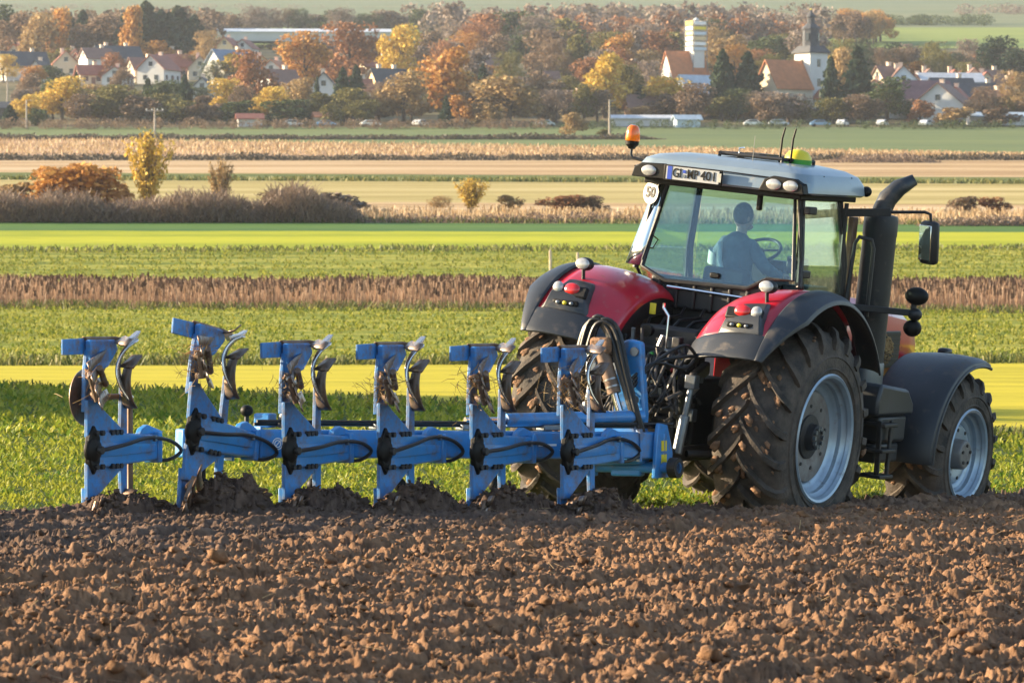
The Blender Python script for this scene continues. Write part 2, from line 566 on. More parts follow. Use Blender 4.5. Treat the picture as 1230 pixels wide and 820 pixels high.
M['greenish'] = field('greenish_dry_meadow', [(0.32, (0.06, 0.09, 0.025)), (0.5, (0.12, 0.14, 0.035)), (0.68, (0.22, 0.20, 0.06))], 0.05, (0.1, 1, 1), 0.5, (0.12, 1, 1), 0.6, 0.4)
M['yellow_meadow'] = field('yellow_green_meadow', [(0.34, (0.25, 0.20, 0.065)), (0.5, (0.38, 0.31, 0.115)), (0.66, (0.52, 0.42, 0.22))], 0.06, (0.06, 1, 1), 0.6, (0.05, 1, 1), 0.5, 0.3)
M['tan'] = field('tan_stubble', [(0.36, (0.17, 0.095, 0.05)), (0.5, (0.34, 0.205, 0.11)), (0.64, (0.52, 0.36, 0.24))], 0.05, (0.06, 1, 1), 0.5, (0.06, 1, 1), 0.7, 0.5)
M['teal'] = field('green_verge', [(0.3, (0.09, 0.13, 0.055)), (0.7, (0.17, 0.20, 0.07))], 0.05, (0.1, 1, 1), 0.4, (0.2, 1, 1), 0.4, 0.3)
M['village_ground'] = field('village_ground', [(0.3, (0.07, 0.075, 0.035)), (0.7, (0.17, 0.14, 0.08))], 0.03, (0.6, 1, 1), 0.3, (0.6, 1, 1), 0.5, 0.4)
M['far_green'] = field('far_green_field', [(0.3, (0.13, 0.19, 0.05)), (0.7, (0.24, 0.28, 0.07))], 0.01, (0.2, 1, 1), 0.1, (0.15, 1, 1), 0.2, 0.3)
M['far_hill'] = field('far_hill_field', [(0.3, (0.10, 0.14, 0.075)), (0.7, (0.19, 0.20, 0.11))], 0.006, (0.3, 1, 1), 0.06, (0.2, 1, 1), 0.2, 0.3)
strip('crop_ground', 'crop_soil', (26, 26), D1, 40, 140)
strip('mown_field', 'mown', D1, D2, 14)
strip('rough_grass_field', 'rough', D2, D3, 16)
strip('reed_bank', 'reed_soil', D3, D4, 6)
strip('clumpy_grass_field', 'rough', D4, D5, 10)
strip('winter_corn_field', 'bright', D5, D6, 8)
strip('painted_shade_band', 'deep', D6, D7, 5)  # shadow band at the back of the corn field, done as colour
D7b = (d_of(241), d_of(246))
strip('dry_meadow', 'pale', D7, D7b, 8)
strip('yellow_meadow', 'yellow_meadow', D7b, D8, 8)
strip('narrow_green_field', 'greenish', D8, D9, 4)
strip('tan_meadow', 'pale', D9, D10, 6)
strip('stubble_field', 'tan', D10, D11, 8)
strip('green_verge', 'teal', D11, D12, 5)
strip('village_ground', 'village_ground', D12, (1480, 1480), 14)
strip('far_field', 'far_green', (1480, 1480), (1760, 1760), 6)
strip('far_meadow', 'far_hill', (1760, 1760), (2600, 2600), 8)
strip('far_hillside', 'far_hill', (2600, 2600), (4300, 4300), 8)

# ------------------------------------------------------------------ where plough and tractor stand
P6 = Vector((0.46, -1.20, 0.53))               # hinge of the foremost plough body
STEP = Vector((-0.446, -0.773, 0.018))         # from each body to the next one back, in the heading frame
LOC = Vector((1.594, 1.5, 0.735))              # middle of the tractor's rear axle
def us(x, y):
    """across / along the furrows, from P6"""
    return (x - P6.x) * rx + (y - P6.y) * ry, (x - P6.x) * hx + (y - P6.y) * hy
def furrow_edge(s):
    """across-position of the unploughed edge at along-position s"""
    k = np.clip(np.ceil(-(s - 0.35) / 0.773), 0, 5)
    e = -0.446 * k - 0.10
    return np.where(s > 0.35, 0.42, e)

# ------------------------------------------------------------------ ploughed soil
def soil_height(x, y):
    u, s = us(x, y)
    e = furrow_edge(s)
    w = u - e
    base = -0.025 * (x - 0.5)
    fresh = np.clip(1 - (w - 2.9) / 0.5, 0, 1)
    old = 1 - fresh
    wobs = 0.25 * (vnoise(s * 0.8, u * 0.5, 40) - 0.5)
    ridge = (0.055 * fresh + 0.045 * old) * np.cos((u + 0.08 + wobs) * 2 * math.pi / 0.446)
    z = base + ridge + 0.14 * (fbm(x * 1.1, y * 0.9, 3, 1) - 0.45)
    wx, wy = x + 0.05 * (fbm(x * 9, y * 9, 3, 21) - 0.45), y + 0.05 * (fbm(x * 9, y * 9, 3, 22) - 0.45)
    a = domes(wx, wy, 0.18, 100, 0.14) * 0.058
    b_ = domes(wx, wy, 0.09, 200, 0.40) * 0.046
    c = domes(wx, wy, 0.052, 300, 0.55) * 0.035
    d = domes(wx, wy, 0.034, 400, 0.65) * 0.019
    rg = 1 - np.abs(2 * vnoise(wx * 19, wy * 15, 71) - 1)
    rg2 = 1 - np.abs(2 * vnoise(wx * 38, wy * 30, 72) - 1)
    sl = domes(u + 0.06 * (fbm(s * 3, u * 3, 2, 80) - 0.45), s * 0.38, 0.24, 500, 0.42) * 0.060    # torn furrow slices lying along the rows
    cl = np.maximum(np.maximum(np.maximum(a, b_), c), sl) + d + 0.034 * rg * rg + 0.024 * rg2
    z = z + cl * (0.85 + 0.3 * old) - 0.045
    # slices heaped up beside every body, thrown to the right
    for k in range(6):
        px_, py_ = P6.x + STEP.x * k * rx + STEP.y * k * hx, P6.y + STEP.x * k * ry + STEP.y * k * hy
        du, ds = us(x, y)
        du, ds = du - STEP.x * k - 0.24, ds - STEP.y * k - 0.18
        amp = (0.09, 0.10, 0.12, 0.10, 0.18, 0.06)[k]
        z = np.maximum(z, base - 0.10 + (amp + 0.10) * np.exp(-((du / 0.30) ** 2 + (ds / 0.44) ** 2) ** 1.4) * (0.45 + 1.1 * fbm(x * 8, y * 8, 3, 60 + k)) + cl * 1.7)
    # open furrow with the wheel track, beside the unploughed land ahead of the plough
    fur = np.where(s > 0.3, np.clip(1 - np.abs(w - 0.38) / 0.36, 0, 1), 0)
    z = z - np.clip(fur * 1.6, 0, 1) * 0.40 * np.clip((s - 0.3) / 0.4, 0, 1)
    # land side: drop under the crop
    z = np.where(w < 0, np.minimum(z, base - 0.13 + w * 1.5), z)
    return z

ND, NX = 800, 690
dd = 19.0 + (46.5 - 19.0) * (np.linspace(0, 1, ND) ** 1.15)
T = np.linspace(-1, 1, NX)
DDm, TTm = np.meshgrid(dd, T, indexing='ij')
X = TTm * (0.122 * DDm + 0.7)
Y = DDm - 40
Z = soil_height(X, Y)
V = np.stack([X, Y, Z], -1).reshape(-1, 3)
idx = np.arange(ND * NX).reshape(ND, NX)
F = np.stack([idx[:-1, :-1], idx[:-1, 1:], idx[1:, 1:], idx[1:, :-1]], -1).reshape(-1, 4)
u, s = us(X, Y)
w = (u - furrow_edge(s)).reshape(-1)
F = F[(w[F] > -0.35).all(1)]
m, t, b = nt('ploughed_soil')
geo = node(t, 'ShaderNodeNewGeometry')
at = node(t, 'ShaderNodeVectorMath', operation='DOT_PRODUCT')
t.links.new(geo.outputs['Position'], at.inputs[0])
at.inputs[1].default_value = (rx, ry, 0)
sb = node(t, 'ShaderNodeMapRange')
u_fresh = P6.x * rx + P6.y * ry                # freshly turned, moist strip; older furrows have dried out
sb.inputs[1].default_value = u_fresh + 0.35
sb.inputs[2].default_value = u_fresh + 2.6
t.links.new(at.outputs['Value'], sb.inputs[0])
f1 = noise(t, 9, 6, 0.65)
f2 = noise(t, 1.3, 4)
ad = node(t, 'ShaderNodeMath', operation='ADD')
t.links.new(sb.outputs[0], ad.inputs[0])
mm = node(t, 'ShaderNodeMapRange')
mm.inputs[3].default_value = -0.9
mm.inputs[4].default_value = 0.9
t.links.new(f2, mm.inputs[0])
t.links.new(mm.outputs[0], ad.inputs[1])
ad.use_clamp = True
dry = ramp(t, f1, [(0.25, (0.095, 0.050, 0.027)), (0.5, (0.225, 0.122, 0.064)), (0.75, (0.36, 0.205, 0.112))])
wet = ramp(t, f1, [(0.25, (0.055, 0.035, 0.025)), (0.5, (0.110, 0.070, 0.050)), (0.75, (0.19, 0.125, 0.090))])
c = mixc(t, ad.outputs[0], wet, dry)
t.links.new(c, b.inputs['Base Color'])
b.inputs['Roughness'].default_value = 0.88
b.inputs['Specular IOR Level'].default_value = 0.2
bump(t, b, noise(t, 45, 8, 0.7), 0.9, 0.02)
M['soil'] = m
soil = tag(np_mesh('ploughed_soil', V, F, m, smooth=True), kind='structure')

# loose clods lying on the furrows
def clods(n, dmin, dmax, smin, smax, sub, seed, name):
    r = np.random.default_rng(seed)
    d = np.sqrt(r.uniform(dmin ** 2, dmax ** 2, n))
    x = r.uniform(-1, 1, n) * (0.122 * d + 0.7)
    y = d - 40
    hp = r.integers(0, 6, n // 8)                # a share of them on the heaps beside the bodies
    hu, hs_ = STEP.x * hp + 0.16 + r.normal(0, .22, n // 8), STEP.y * hp + 0.18 + r.normal(0, .30, n // 8)
    x[:n // 8], y[:n // 8] = P6.x + hu * rx + hs_ * hx, P6.y + hu * ry + hs_ * hy
    u, s = us(x, y)
    w = u - furrow_edge(s)
    ok = (w > 0.1) & ~((s > 0.3) & (w < 0.8))
    x, y = x[ok], y[ok]
    n = len(x)
    sz = smin * (smax / smin) ** (r.uniform(0, 1, n) ** 2.2)
    z = soil_height(x, y) + sz * 0.25
    Vs, Fs = [], []
    off = 0
    for v in range(5):
        bV, bF = ico(sub, 0.42, seed + v)
        k = np.arange(v, n, 5)
        sc3 = np.stack([sz[k] * r.uniform(0.8, 1.5, len(k)), sz[k] * r.uniform(0.7, 1.2, len(k)), sz[k] * r.uniform(0.5, 0.9, len(k))], 1)
        W, FF = instances(bV, bF, np.stack([x[k], y[k], z[k]], 1), rot_rand(len(k), 0.7), sc3)
        Vs.append(W)
        Fs.append(FF + off)
        off += len(W)
    return tag(np_mesh(name, np.concatenate(Vs), np.concatenate(Fs), 'soil'), 'loose brown soil clods scattered over the ploughed furrows', 'soil clods', kind='stuff')
clods(2300, 19, 43, 0.014, 0.056, 1, 11, 'soil_clods')
clods(18000, 19, 43, 0.009, 0.028, 0, 31, 'soil_crumbs')['label'] = 'small crumbs of brown soil strewn between the larger clods'

# pale straw and root bits on the soil
n = 2600
r = np.random.default_rng(5)
d = np.sqrt(r.uniform(18 ** 2, 42 ** 2, n))
x = r.uniform(-1, 1, n) * (0.122 * d + 0.6)
y = d - 40
u, s = us(x, y)
ok = (u - furrow_edge(s)) > 0.25
x, y = x[ok], y[ok]
bV = np.array([(-1, -.06, 0), (1, -.04, .1), (1, .04, .1), (-1, .06, 0)])
W, FF = instances(bV, np.array([[0, 1, 2, 3]]), np.stack([x, y, soil_height(x, y) + 0.02], 1), rot_rand(len(x), 0.6), np.stack([r.uniform(.02, .07, len(x)), r.uniform(.04, .07, len(x)), r.uniform(.05, .1, len(x))], 1))
tag(np_mesh('crop_residue', W, FF, 'straw'), 'straw coloured stalks and roots lying in the ploughed soil', 'crop residue', kind='stuff')

# ------------------------------------------------------------------ standing catch crop
LEAF = np.array([(0, 0, 0), (0.26, 0.5, 0.16), (0, 1.0, 0.10), (-0.26, 0.5, 0.16), (0, .5, .05)], float)
LEAFF = np.array([(0, 1, 4), (1, 2, 4), (2, 3, 4), (3, 0, 4)])
def leaves(px, py, pz, nleaf, size, lift, seed, vs=(0.75, 1.3)):
    r = np.random.default_rng(seed)
    n = len(px)
    P = np.repeat(np.stack([px, py, pz], 1), nleaf, 0)
    k = n * nleaf
    az = r.uniform(0, 2 * math.pi, k)
    el = r.uniform(0.05, 1.15, k)
    ca, sa, ce, se = np.cos(az), np.sin(az), np.cos(el), np.sin(el)
    Rm = np.zeros((k, 3, 3))
    Rm[:, :, 0] = np.stack([ca, sa, 0 * az], 1)
    Rm[:, :, 1] = np.stack([-sa * ce, ca * ce, se], 1)
    Rm[:, :, 2] = np.stack([sa * se, -ca * se, ce], 1)
    L = size * r.uniform(vs[0], vs[1], k)
    P = P + np.stack([0 * az, 0 * az, r.uniform(0, lift, k)], 1) + Rm[:, :, 1] * (size * 0.35)
    return instances(LEAF, LEAFF, P, Rm, np.stack([L, L, L], 1))
VV, FF_, off = [], [], 0
for (da, db, dens, nl, sz, lf) in ((39, 47, 66, 6, .052, .07), (47, 58, 38, 6, .064, .09), (58, 75, 15, 6, .10, .12), (75, 98, 8, 6, .13, .14)):
    wd = 0.118 * db + 2.5
    n = int(2 * wd * (db - da) * dens)
    x, d = rng.uniform(-wd, wd, n), rng.uniform(da, db, n)
    y = d - 40
    u, s = us(x, y)
    tpos = x / (0.1122 * d)
    far = D1[0] + (D1[1] - D1[0]) * (tpos + 1) / 2
    ok = ((u - furrow_edge(s)) < -0.02) & (d < far) & (rng.uniform(0, 1, n) < 0.35 + 1.1 * fbm(x * 0.9, y * 0.5, 2, 77))
    ok &= np.abs(x) < 0.118 * d + 2.2
    x, y, d = x[ok], y[ok], d[ok]
    W, F = leaves(x, y, zt(d, x), nl, sz, lf, int(da))
    VV.append(W); FF_.append(F + off); off += len(W)
M['crop'] = leafy('catch_crop_leaf', [(0, (0.06, 0.13, 0.018)), (0.4, (0.14, 0.22, 0.022)), (0.75, (0.28, 0.30, 0.03)), (1, (0.44, 0.39, 0.06))], 0.42, 0.5, (0.30, 0.31, 0.035), 0.5)
tag(np_mesh('catch_crop', np.concatenate(VV), np.concatenate(FF_), 'crop'), 'low leafy green catch crop on the unploughed land', 'crop', kind='stuff')

# clumps in the two rough grass fields
def clumpfield(name, label, near, far, dens, size, seed, m):
    r = np.random.default_rng(seed)
    dm, wd = max(far), 0.13 * max(far)
    n = int(2 * wd * (max(far) - min(near)) * dens)
    x, d = r.uniform(-wd, wd, n), r.uniform(min(near), max(far), n)
    tp = x / (0.1122 * d)
    ok = (d > near[0] + (near[1] - near[0]) * (tp + 1) / 2) & (d < far[0] + (far[1] - far[0]) * (tp + 1) / 2) & (np.abs(tp) < 1.15)
    ok &= r.uniform(0, 1, n) < 1.6 * fbm(x * 0.15, d * 0.3, 3, seed) - 0.2
    x, d = x[ok], d[ok]
    W, F = leaves(x, d - 40, zt(d, x), 5, size, size * 0.3, seed + 1)
    return tag(np_mesh(name, W, F, m), label, 'grass', kind='stuff')
M['clump'] = leafy('rough_clump', [(0, (0.09, 0.14, 0.018)), (0.5, (0.22, 0.24, 0.03)), (1, (0.40, 0.36, 0.07))], 0.4)
clumpfield('grass_tufts', 'rough green tufts in the field before the brown reeds', D2, D3, 4.5, 0.15, 3, 'clump')
clumpfield('grass_clumps', 'green clumps in the field behind the brown reeds', (D4[0] + 8, D4[1] + 8), D5, 2.4, 0.20, 4, 'clump')

# band of dead reeds
def blades(name, label, n, near, far, h0, h1, wdt, seed, m, lean=0.18, head=None):
    r = np.random.default_rng(seed)
    tp = r.uniform(-1.25, 1.25, n)
    k = r.uniform(0, 1, n)
    d = (near[0] + (near[1] - near[0]) * (tp + 1) / 2) * (1 - k) + (far[0] + (far[1] - far[0]) * (tp + 1) / 2) * k
    x = tp * 0.1122 * d
    z = zt(d, x)
    h = r.uniform(h0, h1, n) * (0.75 + 0.5 * fbm(x * 0.25, d * 0.2, 3, seed))
    lx, ly = r.normal(0, lean, n) * h, r.normal(0, lean, n) * h
    w = wdt * r.uniform(0.6, 1.4, n)
    y = d - 40
    ph = r.uniform(0, math.pi, n)
    wc, ws_ = w * np.cos(ph), w * np.sin(ph)
    V = np.stack([np.stack([x - wc, y - ws_, z], 1), np.stack([x + wc, y + ws_, z], 1), np.stack([x + lx + wc * .6, y + ly + ws_ * .6, z + h], 1), np.stack([x + lx - wc * .6, y + ly - ws_ * .6, z + h], 1)], 1).reshape(-1, 3)
    F = np.arange(4 * n).reshape(n, 4)
    if head:
        q = r.uniform(0, 1, n) < head
        e, hh = h[q], 0.22
        xs, ys, zs, ws = (x + lx)[q], (y + ly)[q], (z + h)[q], w[q] * 2.6
        V2 = np.stack([np.stack([xs - ws, ys, zs - hh], 1), np.stack([xs + ws, ys, zs - hh], 1), np.stack([xs + ws * .5, ys, zs + .06], 1), np.stack([xs - ws * .5, ys, zs + .06], 1)], 1).reshape(-1, 3)
        ho = np_mesh('seed_heads', V2, np.arange(len(V2)).reshape(-1, 4), 'reed_head')
        ob = np_mesh(name, V, F, m)
        ho.parent = ob
        ho['kind'] = 'stuff'
    else:
        ob = np_mesh(name, V, F, m)
    return tag(ob, label, 'reeds' if head else 'grass', kind='stuff')
M['reed'] = leafy('dead_reed', [(0, (0.24, 0.14, 0.08)), (0.5, (0.34, 0.21, 0.125)), (1, (0.44, 0.31, 0.21))], 0.4)
M['reed_head'] = leafy('dark_reed_head', [(0, (0.07, 0.04, 0.025)), (1, (0.17, 0.10, 0.06))], 0.2)
blades('dead_reeds', 'band of dead brown reeds with dark heads across the fields', 30000, (D3[0] + 1, D3[1] + 1), D4, 0.9, 1.5, 0.022, 21, 'reed', 0.12, 0.3)
M['dry'] = leafy('dry_grass', [(0, (0.26, 0.16, 0.08)), (0.5, (0.42, 0.29, 0.15)), (1, (0.55, 0.42, 0.26))], 0.3)
blades('dry_grass_fringe', 'pale dry grass fringe along the meadow behind the corn field', 9000, D7, (D7[0] + 22, D7[1] + 22), 0.35, 0.95, 0.06, 22, 'dry', 0.2)
blades('stubble_grass', 'tall dead grass over the stubble field before the village', 16000, (D10[0] + 10, D10[1] + 8), (D11[0], D11[1]), 0.2, 0.75, 0.10, 23, 'dry', 0.4)

M['margin'] = leafy('margin_grass', [(0, (0.05, 0.075, 0.02)), (0.5, (0.12, 0.14, 0.035)), (1, (0.25, 0.22, 0.07))], 0.3)
for (ln, n_, h_, w_, lb) in ((D1, 2600, .30, .02, 'ragged grass margin between the catch crop and the mown field'), (D2, 4200, .34, .03, 'ragged grass margin between the mown and the rough field'), (D3, 5000, .5, .03, 'dark ragged grass at the foot of the brown reeds'),
                             (D5, 3600, .45, .06, 'ragged margin between the clumpy field and the corn field'), (D7, 4200, .5, .06, 'ragged dark margin at the back of the corn field'), (D8, 5000, .6, .12, 'ragged margin before the narrow green field')):
    blades('grass_margin', lb, n_, (ln[0] - 1.2, ln[1] - 1.2), (ln[0] + ln[0] * .012, ln[1] + ln[1] * .012), h_ * .4, h_, w_, int(ln[0]), 'margin', .5)
# ------------------------------------------------------------------ tractor (x right, y forward, z up from the rear axle)
tractor = thing('tractor', 'large red farm tractor with silver cab roof pulling the blue plough', 'tractor', LOC)
tractor.rotation_euler = (Matrix.Rotation(HD, 3, 'Z') @ Matrix.Rotation(R_(6.5), 3, 'Y')).to_euler()

def wheel(name, x, y, z, side, prof, Rtop, nl, lugh, lugw, sweep, rimR, disc_in, hubR, label):
    """prof: half profile (offset from middle, radius) from crown to bead"""
    def rimmesh():
        g = G()
        xo = prof[-1][0]
        # outer flange, stepped barrel, dished disc
        P = [(xo - .02, rimR - .03), (xo + .012, rimR + .025), (xo + .022, rimR + .012), (xo + .012, rimR - .008), (xo - .045, rimR - .03), (xo - .065, rimR - .055),
             (xo - .10, rimR - .06), (xo - .125, rimR - .085), (xo - disc_in + .01, rimR - .095), (xo - disc_in, rimR - .12), (xo - disc_in - .02, rimR - .15)]
        Q = [(-xo, rimR + .02), (-xo + .05, rimR - .04), (xo - disc_in, rimR - .10)]
        g.lathe([(side * a, r) for a, r in P], 56, (x, y, z))
        g.f.pop(); g.f.pop()
        g.lathe([(side * a, r) for a, r in Q], 40, (x, y, z))
        g.f.pop(); g.f.pop()
        return g
    w = rimmesh().obj(name, 'rim', tractor, solid=0.006)
    tag(w, label)
    xo = prof[-1][0]
    g = G()
    g.lathe([(side * a, r) for a, r in [(xo - disc_in - .015, rimR - .14), (xo - disc_in + .012, rimR - .16), (xo - disc_in + .02, hubR + .06), (xo - disc_in - .01, hubR), (xo - disc_in - .01, 0)]], 48, (x, y, z))
    g.f = [f for f in g.f if len(f) == 4]
    d = g.obj('wheel_disc', 'rim_dark' if name == 'rear_wheel' else 'rim', w, solid=0.008)
    for k in range(8):
        g = G()
        a = k * math.pi / 4 + .2
        g.lathe([(side * (xo - disc_in), .018), (side * (xo - disc_in + .03), .018), (side * (xo - disc_in + .03), 0)], 6, (x, y + (hubR + .085) * math.cos(a), z + (hubR + .085) * math.sin(a)))
        g.obj('disc_bolt', 'dark', w)
    g = G()
    if name == 'rear_wheel':
        g.lathe([(side * a, r) for a, r in [(xo - disc_in - .02, hubR), (xo - disc_in + .015, hubR), (xo - disc_in + .02, hubR * .62), (xo - disc_in + .09, hubR * .55), (xo - disc_in + .10, hubR * .2), (xo - disc_in + .10, 0)]], 28, (x, y, z))
        h = g.obj('hub', 'dark', w, bev=0.005)
        for k in range(10):
            g = G()
            a = k * math.pi / 5
            g.lathe([(side * (xo - disc_in + .08), .022), (side * (xo - disc_in + .115), .022), (side * (xo - disc_in + .115), 0)], 6, (x, y + hubR * .42 * math.cos(a), z + hubR * .42 * math.sin(a)))
            g.obj('wheel_nut', 'galv', w)
    else:
        g.lathe([(side * a, r) for a, r in [(xo - disc_in - .02, hubR), (xo - disc_in + .09, hubR * .95), (xo - disc_in + .11, hubR * .85), (xo - disc_in + .115, 0)]], 28, (x, y, z))
        h = g.obj('hub', 'rim_dark', w, bev=0.008)
        for k in range(5):
            g = G()
            a = k * math.pi / 2.5 + .3
            g.lathe([(side * (xo - disc_in + .10), .016), (side * (xo - disc_in + .125), .016), (side * (xo - disc_in + .125), 0)], 8, (x, y + hubR * .6 * math.cos(a), z + hubR * .6 * math.sin(a)))
            g.obj('wheel_nut', 'dark', w)
    # tyre carcass
    g = G()
    full = [(a, r) for a, r in reversed([(-a, r) for a, r in prof])]
    full = [(-a, r) for a, r in reversed(prof)] + prof[1:]
    g.lathe(full, 64, (x, y, z), close=True)
    # chevron lugs from the middle over the shoulder
    arc = [0]
    for i in range(1, len(prof)):
        arc.append(arc[-1] + math.hypot(prof[i][0] - prof[i - 1][0], prof[i][1] - prof[i - 1][1]))
    def at(sv):
        i = max(j for j in range(len(arc)) if arc[j] <= sv + 1e-9)
        i = min(i, len(arc) - 2)
        k = (sv - arc[i]) / (arc[i + 1] - arc[i])
        a = (prof[i][0] * (1 - k) + prof[i + 1][0] * k, prof[i][1] * (1 - k) + prof[i + 1][1] * k)
        tx, tr = prof[i + 1][0] - prof[i][0], prof[i + 1][1] - prof[i][1]
        L = math.hypot(tx, tr)
        return a, (-tr / L, tx / L)
    s_end = arc[4]
    rl = random.Random(3)
    for sd_ in (-1, 1):
        for k in range(nl):
            a0 = 2 * math.pi * (k + (0.5 if sd_ > 0 else 0)) / nl
            vs, fs = [], []
            NP = 8
            for i in range(NP):
                q = i / (NP - 1)
                sv = -0.015 + q * (s_end + .015)
                (px_, pr), (nx_, nr) = at(max(0, sv))
                if sv < 0: px_ = sv
                shift = sweep * min(1, q * 1.25) ** 0.85
                a = a0 + shift
                hh = lugh * (1 - 0.75 * max(0, (q - .72) / .28) ** 1.5)
                wb = lugw * (1.0 + .35 * q)
                for (dw, up) in ((-.5, -.01), (-.36, 1), (.36, 1), (.5, -.01)):
                    rr = pr + nr * hh * up
                    xx = (px_ + nx_ * hh * up) * sd_
                    aa = a + dw * wb / pr
                    vs.append((x + xx, y + rr * math.cos(aa), z + rr * math.sin(aa)))
            for i in range(NP - 1):
                for j in range(3):
                    fs.append((i * 4 + j, i * 4 + j + 1, i * 4 + 5 + j, i * 4 + 4 + j))
            fs += [(0, 1, 2, 3), tuple((NP - 1) * 4 + j for j in (3, 2, 1, 0))]
            g.add(vs, fs)
    # raised bands on the sidewall
    for sd_ in (-1, 1):
        for ra in (prof[5][1] + .02, prof[6][1] + .0):
            g.lathe([(sd_ * (prof[5][0] - .004), ra - .012), (sd_ * (prof[5][0] + .008), ra), (sd_ * (prof[5][0] - .004), ra + .012)], 56, (x, y, z), close=False)
            g.f = [f for f in g.f if len(f) <= 4 or len(f) < 30]
    ty = g.obj('tyre', 'tyre', w, sharp=40)
    # earth caked between the lugs
    r = np.random.default_rng(int(abs(x) * 100 + y * 10 + side))
    n = 90 if name == 'rear_wheel' else 40
    bV, bF = ico(1, .45, 4)
    aa = np.where(r.uniform(0, 1, n) < .6, r.normal(math.pi - .25, .55, n), r.uniform(0, 2 * math.pi, n))
    xx = r.uniform(-prof[3][0], prof[3][0], n)
    rr = np.interp(np.abs(xx), [p[0] for p in prof[:4]], [p[1] for p in prof[:4]]) + r.uniform(0, lugh, n)
    pos = np.stack([x + xx, y + rr * np.cos(aa), z + rr * np.sin(aa)], 1)
    sz = (r.uniform(.25, 1, n) ** 1.5)[:, None] * np.array([[.065, .035, .014]])
    fr = np.zeros((n, 3, 3))
    sw_ = np.where(xx > 0, 1, -1) * .9
    tx_ = np.stack([np.cos(sw_), -np.sin(aa) * np.sin(sw_), np.cos(aa) * np.sin(sw_)], 1)
    nn_ = np.stack([0 * aa, np.cos(aa), np.sin(aa)], 1)
    fr[:, :, 0], fr[:, :, 1], fr[:, :, 2] = tx_, np.cross(nn_, tx_), nn_
    W, FF = instances(bV, bF, pos, fr, sz)
    tag(np_mesh('caked_mud', W, FF, 'mud', w), kind='stuff')
    return w

REAR = [(0, .965), (.15, .962), (.25, .945), (.315, .90), (.352, .80), (.365, .72), (.36, .63), (.345, .565)]
FRONT = [(0, .745), (.12, .742), (.20, .728), (.26, .69), (.295, .61), (.305, .545), (.30, .48), (.285, .43)]
for sd_, lb in ((1, 'right rear wheel running in the furrow'), (-1, 'muddy left rear wheel running on the crop')):
    wheel('rear_wheel', 1.03 * sd_, 0, 0, sd_, REAR, 1.02, 20, .062, .062, .42, .56, .15, .20, lb)
for sd_, lb in ((1, 'right front wheel'), (-1, 'left front wheel')):
    wheel('front_wheel', 1.12 * sd_, 3.22, -.24, sd_, FRONT, .80, 18, .052, .052, .40, .425, .12, .15, lb)

# chassis and axles
g = G()
g.box((0, .9, .02), (.56, 2.6, .62)).box((0, 2.9, .0), (.44, 1.9, .42)).box((0, -.25, .05), (.72, .7, .74))
g.obj('transmission', 'dark', tractor, bev=.03)
g = G()
g.lathe([(-1.0, .13), (-.75, .14), (-.45, .22), (.45, .22), (.75, .14), (1.0, .13)], 24)
g.obj('rear_axle', 'dark', tractor)
g = G()
g.box((0, 3.22, -.24), (1.9, .18, .22)).box((0, 3.6, -.05), (.5, .9, .3))
g.obj('front_axle', 'dark', tractor, bev=.03)

# engine hood
g = G()
secs = []
for (yy, zt_, w_, zb) in ((1.35, 1.20, .44, .30), (2.3, 1.17, .43, .34), (3.2, 1.10, .41, .40), (3.85, 1.02, .38, .42), (4.12, .90, .34, .44), (4.22, .70, .30, .46)):
    secs.append([(-w_, yy, zb), (-w_ * 1.02, yy, zb + (zt_ - zb) * .55), (-w_ * .93, yy, zb + (zt_ - zb) * .85), (-w_ * .65, yy, zt_), (0, yy, zt_ + .02),
                 (w_ * .65, yy, zt_), (w_ * .93, yy, zb + (zt_ - zb) * .85), (w_ * 1.02, yy, zb + (zt_ - zb) * .55), (w_, yy, zb)])
g.grid(secs)
g.add(secs[-1], [tuple(range(9))])
hood = g.obj('engine_hood', 'red', tractor, solid=.015)
g = G()
g.box((.425, 3.1, .66), (.02, .95, .36))
sg = g.obj('side_grille', 'black_plastic', hood, bev=.01)
for k in range(7):
    G().box((.438, 3.1, .51 + .05 * k), (.018, .9, .014)).obj('grille_slat', 'dark', hood)
g = G()
for k in range(260):
    a, rr_ = random.uniform(0, 6.28), .15 * math.sqrt(random.random())
    g.ell((.45, 3.15 + rr_ * math.cos(a) * 1.6, .66 + rr_ * math.sin(a)), (.012, .018, .012), 5, 3)
tag(g.obj('chaff', 'straw', hood), kind='stuff')
g = G()
g.box((.2, 4.35, .32), (1.0, .22, .34)).box((.62, 4.25, .56), (.12, .14, .26))
g.obj('front_linkage', 'black_plastic', tractor, bev=.03)

